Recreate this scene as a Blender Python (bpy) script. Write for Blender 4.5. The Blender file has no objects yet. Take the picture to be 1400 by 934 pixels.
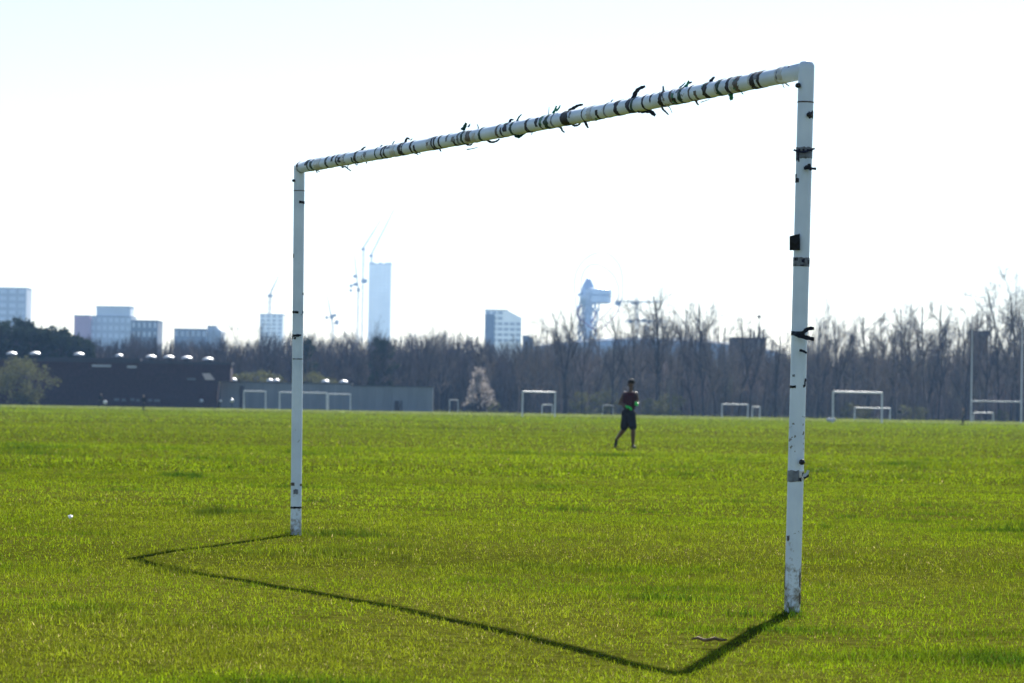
import bpy, math, random
import numpy as np
from mathutils import Vector, Matrix

random.seed(7)
rng = np.random.default_rng(7)
SC = bpy.context.scene
COL = SC.collection
R = math.radians

# ------------------------------------------------------------------ camera
EYE = 0.87
FPX = 4263.0                      # focal length in pixels of a 1400 px wide frame
ROLL, PITCH = R(0.985), math.atan(90 / FPX)
F3 = Vector((0, math.cos(PITCH), math.sin(PITCH)))
U3 = Vector((0, -math.sin(PITCH), math.cos(PITCH)))
R3 = Vector((1, 0, 0))
XC = R3 * math.cos(ROLL) + U3 * math.sin(ROLL)
YC = U3 * math.cos(ROLL) - R3 * math.sin(ROLL)
ZC = -F3
cam_data = bpy.data.cameras.new('camera')
cam = bpy.data.objects.new('camera', cam_data)
COL.objects.link(cam)
m = Matrix((XC, YC, ZC)).transposed().to_4x4()
m.translation = (0, 0, EYE)
cam.matrix_world = m
cam_data.sensor_width = 36
cam_data.lens = 36 * FPX / 1400
cam_data.clip_start = 0.1
cam_data.clip_end = 12000
cam_data.dof.use_dof = True
cam_data.dof.focus_distance = 16.0
cam_data.dof.aperture_fstop = 7.1
cam_data.dof.aperture_blades = 9
SC.camera = cam

# ------------------------------------------------------------------ light
SUN_EL, SUN_AZ = 38.4, 12.8       # azimuth measured from +Y towards +X
world = bpy.data.worlds.new('World')
SC.world = world
world.use_nodes = True
nt = world.node_tree
sky = nt.nodes.new('ShaderNodeTexSky')
sky.sky_type = 'NISHITA'
sky.sun_disc = False
sky.sun_elevation = R(SUN_EL)
sky.sun_rotation = R(SUN_AZ)
sky.air_density = 1.0
sky.dust_density = 0.3
sky.ozone_density = 1.6
bg = nt.nodes['Background']
bg.inputs['Strength'].default_value = 0.063
nt.links.new(sky.outputs[0], bg.inputs[0])
sun_data = bpy.data.lights.new('sun', 'SUN')
sun_data.energy = 5.0
sun_data.angle = R(0.53)
sun_data.color = (1.0, 0.95, 0.87)
sun = bpy.data.objects.new('sun', sun_data)
COL.objects.link(sun)
sdir = Vector((math.sin(R(SUN_AZ)) * math.cos(R(SUN_EL)), math.cos(R(SUN_AZ)) * math.cos(R(SUN_EL)), math.sin(R(SUN_EL))))
sun.rotation_euler = sdir.to_track_quat('Z', 'Y').to_euler()
sun.location = (20, 60, 60)

SC.view_settings.view_transform = 'Standard'
SC.view_settings.look = 'None'
SC.view_settings.exposure = 1.2
SC.view_settings.gamma = 1.0
SC.view_settings.use_curve_mapping = False
SC.render.engine = 'CYCLES'
cy = SC.cycles
cy.use_denoising = True
cy.max_bounces = 6
cy.diffuse_bounces = 3
cy.transmission_bounces = 4
cy.transparent_max_bounces = 8
cy.volume_bounces = 1
cy.sample_clamp_indirect = 4
cy.use_adaptive_sampling = True
cy.adaptive_threshold = 0.01


# ------------------------------------------------------------------ helpers
def ray(px, py):
    u, v = px - 700, 467 - py
    a = u * math.cos(ROLL) - v * math.sin(ROLL)
    b = u * math.sin(ROLL) + v * math.cos(ROLL)
    return (R3 * a + U3 * b + F3 * FPX) / FPX


def at(px, py, d):
    """the point at depth d (metres along +Y) that the photograph shows at this pixel"""
    r = ray(px, py)
    return Vector((0, 0, EYE)) + r * (d / r.y)


def X(px, d, py=556):
    return at(px, py, d).x


def Z(py, d, px=700):
    return at(px, py, d).z


_ky = np.array([-400, 0, 8, 12, 25, 50, 80, 130, 200, 300, 430, 600, 4000.])
_kz = np.array([0, -.03, -.02, -.015, 0, -.10, -.168, -.13, -.03, 0.0, .05, .05, .05])
_fy = np.linspace(-400, 4000, 44001)
_fz = np.interp(_fy, _ky, _kz)
_near = _fz.copy()
for _ in range(3):
    _near = np.convolve(np.pad(_near, 60, mode='edge'), np.ones(121) / 121, mode='valid')
_fz = _near
_bumps = [(-1.40, 20.48, .016, 1.2), (1.26, 13.85, .0, 1.0), (.59, 10.92, -.03, 1.1), (-2.0, 18.7, .009, .9), (-1.8, 16.4, -.020, .9)]


def gz(x, y):
    x = np.asarray(x, float); y = np.asarray(y, float)
    z = np.interp(y, _fy, _fz)
    for bx, by, h, s in _bumps:
        z = z + h * np.exp(-((x - bx) ** 2 + (y - by) ** 2) / (2 * s * s))
    near = np.clip((90 - y) / 60, 0, 1)
    z = z + near * (.002 * np.sin(x * 2.1 + y * .7) + .002 * np.sin(y * 2.7 - x * 1.3 + 1) + .003 * np.sin(x * 5.3 + 2) * np.sin(y * 4.1))
    return z


def gzs(x, y):
    return float(gz(x, y))


class MB:
    """collects boxes, tubes and prisms; build() links them as one mesh object"""
    def __init__(self, origin=(0, 0, 0)):
        self.o = Vector(origin); self.v = []; self.f = []

    def add(self, vs, fs):
        n = len(self.v)
        self.v += [tuple(Vector(p) - self.o) for p in vs]
        self.f += [tuple(i + n for i in f) for f in fs]
        return self

    def box(self, x0, x1, y0, y1, z0, z1):
        vs = [(x, y, z) for z in (z0, z1) for y in (y0, y1) for x in (x0, x1)]
        return self.add(vs, [(0, 2, 3, 1), (4, 5, 7, 6), (0, 1, 5, 4), (2, 6, 7, 3), (0, 4, 6, 2), (1, 3, 7, 5)])

    def prism(self, poly, y0, y1):
        """poly: list of (x, z) counter-clockwise seen from the front, extruded from y0 to y1"""
        n = len(poly)
        vs = [(x, y0, z) for x, z in poly] + [(x, y1, z) for x, z in poly]
        fs = [tuple(range(n)), tuple(range(2 * n - 1, n - 1, -1))]
        fs += [(i, i + n, (i + 1) % n + n, (i + 1) % n) for i in range(n)]
        return self.add(vs, fs)

    def tube(self, pts, rad, n=12, caps=True):
        pts = [Vector(p) for p in pts]
        if not hasattr(rad, '__len__'):
            rad = [rad] * len(pts)
        vs = []; fs = []
        t = (pts[1] - pts[0]).normalized()
        a = t.orthogonal().normalized()
        for i, p in enumerate(pts):
            if i == 0: d = pts[1] - pts[0]
            elif i == len(pts) - 1: d = pts[-1] - pts[-2]
            else: d = (pts[i + 1] - pts[i]).normalized() + (pts[i] - pts[i - 1]).normalized()
            d.normalize()
            a = (a - d * a.dot(d)).normalized()
            b = d.cross(a)
            for k in range(n):
                q = 2 * math.pi * k / n
                vs.append(p + (a * math.cos(q) + b * math.sin(q)) * rad[i])
        for i in range(len(pts) - 1):
            for k in range(n):
                fs.append((i * n + k, i * n + (k + 1) % n, (i + 1) * n + (k + 1) % n, (i + 1) * n + k))
        if caps:
            fs.append(tuple(range(n - 1, -1, -1)))
            fs.append(tuple(range((len(pts) - 1) * n, len(pts) * n)))
        return self.add(vs, fs)

    def lathe(self, c, prof, n=16):
        c = Vector(c)
        vs = []; fs = []
        for r, z in prof:
            for k in range(n):
                q = 2 * math.pi * k / n
                vs.append(c + Vector((r * math.cos(q), r * math.sin(q), z)))
        for i in range(len(prof) - 1):
            for k in range(n):
                fs.append((i * n + k, i * n + (k + 1) % n, (i + 1) * n + (k + 1) % n, (i + 1) * n + k))
        fs.append(tuple(range(n - 1, -1, -1)))
        fs.append(tuple(range((len(prof) - 1) * n, len(prof) * n)))
        return self.add(vs, fs)

    def build(self, name, mat, parent=None, smooth=False, loc=None):
        me = bpy.data.meshes.new(name)
        me.from_pydata(self.v, [], self.f)
        if smooth:
            me.polygons.foreach_set('use_smooth', [True] * len(me.polygons))
        me.update()
        return link(name, me, mat, parent, loc)


def link(name, me, mat, parent=None, loc=None):
    o = bpy.data.objects.new(name, me)
    if mat is not None:
        for mm in (mat if isinstance(mat, (list, tuple)) else [mat]):
            me.materials.append(mm)
    COL.objects.link(o)
    if parent is not None: o.parent = parent
    if loc is not None: o.location = loc
    return o


def tag(o, label=None, cat=None, group=None, kind=None):
    if label: o['label'] = label
    if cat: o['category'] = cat
    if group: o['group'] = group
    if kind: o['kind'] = kind
    return o


def thing(name, label, cat, loc=(0, 0, 0), group=None, rz=0):
    o = bpy.data.objects.new(name, None)
    COL.objects.link(o)
    o.location = loc
    o.rotation_euler.z = rz
    o.empty_display_size = 0.3
    return tag(o, label, cat, group)


def copy_thing(src, loc, rz=0.0, scale=1.0, label=None, group=None):
    c = src.copy(); COL.objects.link(c)
    c.location = loc; c.rotation_euler.z = rz
    c.scale = scale if hasattr(scale, '__len__') else (scale,) * 3
    if label: c['label'] = label
    if group: c['group'] = group
    for ch in KIDS[src.name]:
        d = ch.copy(); COL.objects.link(d); d.parent = c
    return c


KIDS = {}


def fast_mesh(name, verts, tris, color=None):
    """numpy arrays to a triangle mesh"""
    me = bpy.data.meshes.new(name)
    verts = np.ascontiguousarray(verts, np.float32); tris = np.ascontiguousarray(tris, np.int32)
    me.vertices.add(len(verts)); me.vertices.foreach_set('co', verts.ravel())
    me.loops.add(tris.size); me.loops.foreach_set('vertex_index', tris.ravel())
    me.polygons.add(len(tris))
    me.polygons.foreach_set('loop_start', np.arange(0, tris.size, 3, dtype=np.int32))
    me.update(calc_edges=True)
    if color is not None:
        ca = me.color_attributes.new('tint', 'FLOAT_COLOR', 'POINT')
        c4 = np.ones((len(verts), 4), np.float32); c4[:, :3] = color
        ca.data.foreach_set('color', c4.ravel())
    return me


# ------------------------------------------------------------------ materials
def mat(name, col, rough=.6, metal=0.0, var=.15, scale=6.0, bump=0.0, spec=.4, col2=None, coord='Object', stretch=(1, 1, 1)):
    ma = bpy.data.materials.new(name); ma.use_nodes = True
    t = ma.node_tree; b = t.nodes['Principled BSDF']
    b.inputs['Roughness'].default_value = rough
    b.inputs['Metallic'].default_value = metal
    b.inputs['Specular IOR Level'].default_value = spec
    tc = t.nodes.new('ShaderNodeTexCoord'); mp = t.nodes.new('ShaderNodeMapping')
    mp.inputs['Scale'].default_value = stretch
    t.links.new(tc.outputs[coord], mp.inputs[0])
    n = t.nodes.new('ShaderNodeTexNoise'); n.inputs['Scale'].default_value = scale; n.inputs['Detail'].default_value = 5
    t.links.new(mp.outputs[0], n.inputs['Vector'])
    r = t.nodes.new('ShaderNodeValToRGB')
    r.color_ramp.elements[0].position = .3; r.color_ramp.elements[1].position = .7
    c2 = col2 if col2 else [min(1, c * (1 + var)) for c in col]
    r.color_ramp.elements[0].color = (*[c * (1 - var) for c in col], 1)
    r.color_ramp.elements[1].color = (*c2, 1)
    t.links.new(n.outputs['Fac'], r.inputs[0]); t.links.new(r.outputs[0], b.inputs['Base Color'])
    if bump:
        bp = t.nodes.new('ShaderNodeBump'); bp.inputs['Strength'].default_value = bump; bp.inputs['Distance'].default_value = .02
        t.links.new(n.outputs['Fac'], bp.inputs['Height']); t.links.new(bp.outputs[0], b.inputs['Normal'])
    return ma


def leaf_mat(name, col, trans=.45, rough=.5, gloss=.12, attr=True, patch=None):
    """thin leaf: diffuse, light coming through, and a little gloss; tint attribute varies it leaf by leaf"""
    ma = bpy.data.materials.new(name); ma.use_nodes = True
    t = ma.node_tree; t.nodes.clear()
    out = t.nodes.new('ShaderNodeOutputMaterial')
    base = t.nodes.new('ShaderNodeRGB'); base.outputs[0].default_value = (*col, 1)
    csock = base.outputs[0]
    if attr:
        a = t.nodes.new('ShaderNodeAttribute'); a.attribute_name = 'tint'
        mx = t.nodes.new('ShaderNodeMix'); mx.data_type = 'RGBA'; mx.blend_type = 'MULTIPLY'; mx.inputs[0].default_value = 1
        t.links.new(csock, mx.inputs[6]); t.links.new(a.outputs['Color'], mx.inputs[7])
        csock = mx.outputs[2]
    d = t.nodes.new('ShaderNodeBsdfDiffuse'); tr = t.nodes.new('ShaderNodeBsdfTranslucent')
    g = t.nodes.new('ShaderNodeBsdfGlossy'); g.inputs['Roughness'].default_value = rough
    g.inputs['Color'].default_value = (.9, .9, .9, 1)
    t.links.new(csock, d.inputs[0]); t.links.new(csock, tr.inputs[0])
    m1 = t.nodes.new('ShaderNodeMixShader'); m1.inputs[0].default_value = trans
    t.links.new(d.outputs[0], m1.inputs[1]); t.links.new(tr.outputs[0], m1.inputs[2])
    m2 = t.nodes.new('ShaderNodeMixShader')
    m2.inputs[0].default_value = gloss
    t.links.new(m1.outputs[0], m2.inputs[1]); t.links.new(g.outputs[0], m2.inputs[2])
    t.links.new(m2.outputs[0], out.inputs[0])
    return ma


def paint_mat():
    """white gloss paint on a steel tube: grime, hairline scratches and chips showing grey primer"""
    ma = bpy.data.materials.new('weathered_white_paint'); ma.use_nodes = True
    t = ma.node_tree; b = t.nodes['Principled BSDF']
    tc = t.nodes.new('ShaderNodeTexCoord')
    n1 = t.nodes.new('ShaderNodeTexNoise'); n1.inputs['Scale'].default_value = 5; n1.inputs['Detail'].default_value = 8
    n2 = t.nodes.new('ShaderNodeTexNoise'); n2.inputs['Scale'].default_value = 38; n2.inputs['Detail'].default_value = 6
    n3 = t.nodes.new('ShaderNodeTexNoise'); n3.inputs['Scale'].default_value = 2.3; n3.inputs['Detail'].default_value = 2
    for n in (n1, n2, n3): t.links.new(tc.outputs['Object'], n.inputs['Vector'])
    r1 = t.nodes.new('ShaderNodeValToRGB')
    r1.color_ramp.elements[0].position = .3; r1.color_ramp.elements[0].color = (.60, .69, .82, 1)
    r1.color_ramp.elements[1].position = .62; r1.color_ramp.elements[1].color = (.76, .85, .97, 1)
    t.links.new(n1.outputs['Fac'], r1.inputs[0])
    mul = t.nodes.new('ShaderNodeMath'); mul.operation = 'MULTIPLY'
    t.links.new(n2.outputs['Fac'], mul.inputs[0]); t.links.new(n3.outputs['Fac'], mul.inputs[1])
    r2 = t.nodes.new('ShaderNodeValToRGB')
    r2.color_ramp.elements[0].position = .395; r2.color_ramp.elements[0].color = (0, 0, 0, 1)
    r2.color_ramp.elements[1].position = .415; r2.color_ramp.elements[1].color = (1, 1, 1, 1)
    t.links.new(mul.outputs[0], r2.inputs[0])
    mx = t.nodes.new('ShaderNodeMix'); mx.data_type = 'RGBA'
    t.links.new(r2.outputs[0], mx.inputs[0]); t.links.new(r1.outputs[0], mx.inputs[6])
    mx.inputs[7].default_value = (.16, .15, .14, 1)
    sep = t.nodes.new('ShaderNodeSeparateXYZ'); t.links.new(tc.outputs['Object'], sep.inputs[0])
    mr = t.nodes.new('ShaderNodeMapRange'); mr.inputs['From Min'].default_value = .02; mr.inputs['From Max'].default_value = .42
    mr.inputs['To Min'].default_value = .62; mr.inputs['To Max'].default_value = .30
    t.links.new(sep.outputs['Z'], mr.inputs['Value'])
    gt = t.nodes.new('ShaderNodeMath'); gt.operation = 'SUBTRACT'
    n4 = t.nodes.new('ShaderNodeTexNoise'); n4.inputs['Scale'].default_value = 26; n4.inputs['Detail'].default_value = 7; n4.inputs['Roughness'].default_value = .7
    t.links.new(tc.outputs['Object'], n4.inputs['Vector'])
    t.links.new(mr.outputs[0], gt.inputs[0]); t.links.new(n4.outputs['Fac'], gt.inputs[1])
    sc4 = t.nodes.new('ShaderNodeMath'); sc4.operation = 'MULTIPLY'; sc4.use_clamp = True; sc4.inputs[1].default_value = 5
    t.links.new(gt.outputs[0], sc4.inputs[0])
    mud = t.nodes.new('ShaderNodeMix'); mud.data_type = 'RGBA'; mud.inputs[7].default_value = (.20, .17, .13, 1)
    t.links.new(sc4.outputs[0], mud.inputs[0]); t.links.new(mx.outputs[2], mud.inputs[6])
    t.links.new(mud.outputs[2], b.inputs['Base Color'])
    b.inputs['Roughness'].default_value = .42
    b.inputs['Specular IOR Level'].default_value = .45
    bp = t.nodes.new('ShaderNodeBump'); bp.inputs['Strength'].default_value = .15; bp.inputs['Distance'].default_value = .002
    t.links.new(n2.outputs['Fac'], bp.inputs['Height']); t.links.new(bp.outputs[0], b.inputs['Normal'])
    return ma


def ground_mat():
    ma = bpy.data.materials.new('turf_soil'); ma.use_nodes = True
    t = ma.node_tree; b = t.nodes['Principled BSDF']
    tc = t.nodes.new('ShaderNodeTexCoord')
    n1 = t.nodes.new('ShaderNodeTexNoise'); n1.inputs['Scale'].default_value = .12; n1.inputs['Detail'].default_value = 9
    mp = t.nodes.new('ShaderNodeMapping'); mp.inputs['Scale'].default_value = (.35, 1, 1)
    t.links.new(tc.outputs['Object'], mp.inputs[0]); t.links.new(mp.outputs[0], n1.inputs['Vector'])
    n2 = t.nodes.new('ShaderNodeTexNoise'); n2.inputs['Scale'].default_value = 14; n2.inputs['Detail'].default_value = 6
    t.links.new(tc.outputs['Object'], n2.inputs['Vector'])
    r1 = t.nodes.new('ShaderNodeValToRGB')
    e = r1.color_ramp.elements
    e[0].position = .34; e[0].color = (.050, .062, .006, 1)
    e[1].position = .66; e[1].color = (.085, .085, .016, 1)
    t.links.new(n1.outputs['Fac'], r1.inputs[0])
    r2 = t.nodes.new('ShaderNodeValToRGB')
    r2.color_ramp.elements[0].position = .35; r2.color_ramp.elements[0].color = (.55, .55, .5, 1)
    r2.color_ramp.elements[1].position = .65; r2.color_ramp.elements[1].color = (1.15, 1.15, 1.1, 1)
    t.links.new(n2.outputs['Fac'], r2.inputs[0])
    mx = t.nodes.new('ShaderNodeMix'); mx.data_type = 'RGBA'; mx.blend_type = 'MULTIPLY'; mx.inputs[0].default_value = 1
    t.links.new(r1.outputs[0], mx.inputs[6]); t.links.new(r2.outputs[0], mx.inputs[7])
    t.links.new(mx.outputs[2], b.inputs['Base Color'])
    b.inputs['Roughness'].default_value = .9
    b.inputs['Specular IOR Level'].default_value = 0.0
    b.inputs['IOR'].default_value = 1.0
    bp = t.nodes.new('ShaderNodeBump'); bp.inputs['Strength'].default_value = .6; bp.inputs['Distance'].default_value = .03
    t.links.new(n2.outputs['Fac'], bp.inputs['Height']); t.links.new(bp.outputs[0], b.inputs['Normal'])
    return ma


M = dict(
    paint=paint_mat(), ground=ground_mat(),
    blade=leaf_mat('grass_blade', (1, 1, 1), .55, .4, .003),
    tape_black=mat('black_tape', (.009, .010, .015), .5, var=.4, scale=60, bump=.4, spec=.2),
    tape_navy=mat('navy_tape', (.010, .013, .034), .5, var=.4, scale=60, bump=.4, spec=.2),
    tape_green=mat('green_tape', (.008, .17, .085), .4, var=.3, scale=60, bump=.3),
    tape_dgreen=mat('dark_green_tape', (.006, .050, .040), .5, var=.3, scale=60, bump=.3, spec=.2),
    tape_grey=mat('silver_duct_tape', (.16, .18, .22), .45, var=.5, scale=30, bump=.5),
    tape_brown=mat('brown_tape', (.09, .07, .065), .5, var=.4, scale=40, bump=.3),
    tape_clear=mat('pale_tape', (.50, .52, .52), .3, var=.15, scale=40, bump=.3),
    bolt=mat('dark_bolt', (.03, .03, .035), .5, metal=.6),
    far_white=mat('far_white_paint', (.72, .73, .74), .5),
    bark=mat('bark', (.045, .038, .042), .9, var=.35, scale=2.0),
    bark_pale=mat('pale_bark', (.120, .100, .095), .9, var=.35, scale=2.0),
    twig=mat('twig_bark', (.060, .048, .054), .9, var=.3, scale=.7),
    twig_pale=mat('budding_twigs', (.150, .122, .105), .9, var=.3, scale=.7),
    brush=leaf_mat('brushwood', (1, 1, 1), .15, .6, .001),
    evergreen=leaf_mat('evergreen_leaf', (.030, .045, .028), .2, .5, .005),
    shrub=leaf_mat('shrub_leaf', (.12, .125, .055), .4, .5, .005),
    spring=leaf_mat('spring_leaf', (.17, .18, .05), .5, .5, .005),
    blossom=leaf_mat('blossom_petal', (.40, .36, .34), .4, .6, .005),
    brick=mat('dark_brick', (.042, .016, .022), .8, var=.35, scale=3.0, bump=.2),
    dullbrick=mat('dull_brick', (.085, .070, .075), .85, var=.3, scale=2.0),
    fascia=mat('dark_fascia', (.035, .028, .036), .6, var=.2),
    greywall=mat('grey_cladding', (.22, .245, .27), .6, var=.12, scale=1.2, stretch=(1, 1, .1)),
    roof=mat('roof_felt', (.10, .11, .12), .8, var=.2),
    silver=mat('spun_aluminium', (.74, .75, .77), .55, metal=.9, var=.08),
    glass=mat('window_glass', (.10, .13, .16), .12, var=.1, spec=.8),
    paneglass=mat('mirror_pane', (.78, .82, .87), .28, metal=.85, var=.1),
    glintglass=mat('glint_window', (.45, .47, .50), .3, var=.1),  # strip windows: the light they catch is put into the pale base colour
    conc=mat('pale_concrete', (.50, .53, .57), .7, var=.1, scale=.1),
    conc_dark=mat('dark_concrete', (.16, .17, .19), .7, var=.15, scale=.1),
    white_clad=mat('white_cladding', (.74, .77, .82), .6, var=.06, scale=.1),
    pink_clad=mat('pink_render', (.50, .24, .27), .7, var=.08, scale=.1),
    steel=mat('crane_steel', (.30, .32, .35), .5, metal=.3),
    tubesteel=mat('pale_tube_steel', (.50, .54, .60), .4, metal=.7),
    redsteel=mat('red_steel', (.30, .06, .05), .5, metal=.2),
    towerglass=mat('curtain_wall', (.84, .86, .88), .3, metal=.85, var=.08, scale=.08, spec=.7),
    stick=mat('dry_stick', (.20, .13, .07), .8, var=.35, scale=40, bump=.5),
    paper=mat('white_paper', (.80, .80, .80), .7, var=.05),
    skin=mat('skin', (.115, .064, .044), .42, var=.15, scale=8),
    skin_light=mat('light_skin', (.40, .25, .19), .5, var=.1, scale=8),
    hair=mat('black_hair', (.012, .010, .009), .7, var=.4, scale=60, bump=.8),
    vest=mat('maroon_vest', (.11, .014, .024), .8, var=.4, scale=7, col2=(.022, .016, .026)),
    shorts=mat('black_shorts', (.014, .016, .024), .85, var=.3, scale=12),
    shoe=mat('black_shoe', (.010, .010, .012), .85, var=.3, scale=20),
    glove=mat('neon_green_glove', (.03, .62, .09), .6, var=.12, scale=20),
    dark_top=mat('dark_jacket', (.006, .007, .010), .8, var=.3),
    grey_top=mat('grey_jacket', (.16, .15, .16), .8, var=.3),
    khaki_top=mat('khaki_jacket', (.16, .13, .10), .8, var=.3),
    greenbag=mat('green_canvas', (.05, .16, .10), .8, var=.2),
)


# ------------------------------------------------------------------ ground
def spaced(*segs):
    out = []
    for a, b, n in segs:
        out += list(np.linspace(a, b, n, endpoint=False))
    return out + [segs[-1][1]]


gx = np.array(spaced((-2000, -300, 8), (-300, -40, 12), (-40, -9, 14), (-9, 9, 61), (9, 40, 14), (40, 300, 12), (300, 2000, 8)))
gy = np.array(spaced((-300, -20, 6), (-20, 6, 14), (6, 30, 81), (30, 90, 60), (90, 300, 40), (300, 700, 20), (700, 3600, 12)))
GX, GY = np.meshgrid(gx, gy)
gv = np.stack([GX, GY, gz(GX, GY)], -1).reshape(-1, 3)
nx, ny = len(gx), len(gy)
ii, jj = np.meshgrid(np.arange(nx - 1), np.arange(ny - 1))
a0 = (jj * nx + ii).ravel()
tris = np.concatenate([np.stack([a0, a0 + 1, a0 + nx + 1], 1), np.stack([a0, a0 + nx + 1, a0 + nx], 1)])
gme = fast_mesh('field', gv, tris)
gme.polygons.foreach_set('use_smooth', [True] * len(gme.polygons))
field = link('field', gme, M['ground'])
tag(field, 'flat green playing field of short grass', 'field', kind='structure')


# ------------------------------------------------------------------ grass
_perm = rng.random((256, 256))


def vnoise(x, y):
    xi = np.floor(x).astype(int); yi = np.floor(y).astype(int)
    fx = x - xi; fy = y - yi
    fx = fx * fx * (3 - 2 * fx); fy = fy * fy * (3 - 2 * fy)
    g = lambda a, b: _perm[a % 256, b % 256]
    return (g(xi, yi) * (1 - fx) + g(xi + 1, yi) * fx) * (1 - fy) + (g(xi, yi + 1) * (1 - fx) + g(xi + 1, yi + 1) * fx) * fy


def fbm(x, y, o=4):
    s = 0; a = .5; tot = 0
    for k in range(o):
        s = s + a * vnoise(x * 2 ** k + 17 * k, y * 2 ** k + 31 * k); tot += a; a *= .55
    return s / tot


LUSH = []                        # (x, y, half width, half depth, strength): tussocks of longer, darker grass
def lush_px(px, py, wpx, dep, s):
    r = ray(px, py); k = -EYE / r.z
    p = Vector((0, 0, EYE)) + r * k
    LUSH.append((p.x, p.y, wpx * p.y / FPX, dep, s))


for a in ((292, 700, 30, .55, 1.0), (330, 699, 50, .35, .5), (248, 645, 30, .7, .8), (318, 633, 14, .5, .6), (268, 648, 8, .6, .8),
          (480, 734, 60, .22, .8), (440, 735, 26, .2, .6), (420, 733, 14, .2, .8), (404, 731, 9, .10, 1.6), (398, 733, 8, .08, 1.2), (1083, 838, 13, .09, 1.6), (1062, 838, 12, .1, .5),
          (1130, 720, 8, .25, .6), (1140, 798, 16, .12, .5), (1000, 770, 40, .2, .3), (95, 700, 40, .3, .25), (740, 775, 60, .2, .35),
          (720, 770, 20, .15, .5), (930, 735, 20, .2, .4), (1250, 640, 22, .5, .3), (1320, 690, 30, .4, .3), (1160, 705, 16, .3, .5),
          (225, 775, 20, .14, .7), (246, 778, 11, .10, .8), (190, 768, 9, .10, .5), (340, 797, 18, .08, .4), (620, 583, 30, 2, .5), (690, 577, 10, 2, .5), (60, 632, 20, .6, .3), (150, 640, 16, .6, .35), (910, 837, 30, .1, .5), (1020, 836, 40, .12, .5)):
    lush_px(a[0], a[1], a[2], a[3], a[4] * 1.35)
for _ in range(230):
    yy = 9 + 60 * random.random() ** 1.5
    lx_ = random.uniform(-.2, .2) * yy
    if -2.6 < lx_ < 1.6 and abs(yy - (12.36 - lx_ * 2.45)) < 1.6 and 9 < yy < 21: continue
    LUSH.append((lx_, yy, random.uniform(.05, .16) * (yy / 12) if _ % 3 else random.uniform(.15, .55), random.uniform(.04, .12) * (yy / 12) ** 1.5 if _ % 3 else random.uniform(.1, .35), random.uniform(.2, .75)))


def lush(x, y):
    s = np.zeros_like(x)
    for lx, ly, w, d, k in LUSH:
        near = (np.abs(x - lx) < 3.2 * w) & (np.abs(y - ly) < 3.2 * d)
        s[near] = np.maximum(s[near], k * np.exp(-((x[near] - lx) / w) ** 2 - ((y[near] - ly) / d) ** 2))
    return s


BV, BT, BC = [], [], []
nb = 0


def scatter(y0, y1, density, hmin, hmax, width, margin=1.3, extra=.8, simple=False):
    global nb
    half = lambda y: .164 * y * margin + extra
    area = (half(y0) + half(y1)) * (y1 - y0)
    n = int(area * density)
    y = np.sqrt(rng.random(n) * (y1 ** 2 - y0 ** 2) + y0 ** 2)
    x = (rng.random(n) * 2 - 1) * half(y)
    lu = lush(x, y)
    dry = np.clip((fbm(x * .55 + 40, y * .35 + 9) - .47) * 5, 0, 1) * np.clip((34 - y) / 20, .12, 1)
    thick = fbm(x * 1.7, y * 1.3)
    keep = rng.random(n) < (.55 + .6 * thick + lu)
    x, y, lu, dry, thick = x[keep], y[keep], lu[keep], dry[keep], thick[keep]
    n = len(x)
    h = (hmin + (hmax - hmin) * rng.random(n) ** 3.0) * (.72 + .6 * thick) * (1 + 2.2 * lu)
    w = width * (.7 + .6 * rng.random(n))
    isdry = rng.random(n) < (.014 + .11 * dry) * (1 - lu)
    h[isdry] *= .62
    az = rng.random(n) * 2 * np.pi
    lean = rng.random(n) ** .7 * 1.15
    la = rng.random(n) * 2 * np.pi
    z = gz(x, y) - .004
    P = np.stack([x, y, z], 1)
    side = np.stack([np.cos(az), np.sin(az), 0 * az], 1)
    ld = np.stack([np.cos(la), np.sin(la), 0 * la], 1)
    up = np.array([0, 0, 1.])
    mid = P + ld * (h * np.sin(lean * .6) * .5)[:, None] + up * (h * np.cos(lean * .6) * .55)[:, None]
    tip = mid + ld * (h * np.sin(lean * 1.25) * .55)[:, None] + up * (h * np.cos(lean * 1.25) * .5)[:, None]
    tip[:, 2] = np.maximum(tip[:, 2], z + .006)
    sw = side * (w * .5)[:, None]
    # colour: fresh yellow green, darker where lush, straw where dry
    g = rng.random((n, 1))
    fresh = np.array([.186, .244, .006]) * (1 - g) + np.array([.112, .190, .005]) * g
    dark = np.array([.024, .066, .006])
    straw = np.array([.34, .29, .11])
    big = np.clip((fbm(x * .11 + 5, y * .16 + 3, 3) - .35) * 3.2, 0, 1)[:, None]
    c = fresh * (.86 + .3 * big)
    l1 = np.clip(lu * 1.4, 0, .9)[:, None]
    c = c * (1 - l1) + dark * l1
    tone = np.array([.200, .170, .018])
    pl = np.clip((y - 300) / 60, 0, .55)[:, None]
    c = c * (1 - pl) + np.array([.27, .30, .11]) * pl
    d1 = (dry * .34)[:, None]
    c = c * (1 - d1) + tone * d1
    c[isdry] = straw * (.7 + .6 * rng.random((isdry.sum(), 1)))
    c = c * (.58 + .84 * rng.random((n, 1))) * (.74 + .52 * fbm(x * 6 + 3, y * 3.5 + 8, 3))[:, None]
    if simple:
        V = np.stack([P - sw, P + sw, tip], 1); T = np.array([[0, 1, 2]]); k = 3
    else:
        V = np.stack([P - sw, P + sw, mid - sw * .8, mid + sw * .8, tip], 1); T = np.array([[0, 1, 3], [0, 3, 2], [2, 3, 4]]); k = 5
    base = nb + np.arange(n)[:, None, None] * k
    BT.append((base + T[None]).reshape(-1, 3)); BV.append(V.reshape(-1, 3)); BC.append(np.repeat(c, k, 0))
    nb += n * k


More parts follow.
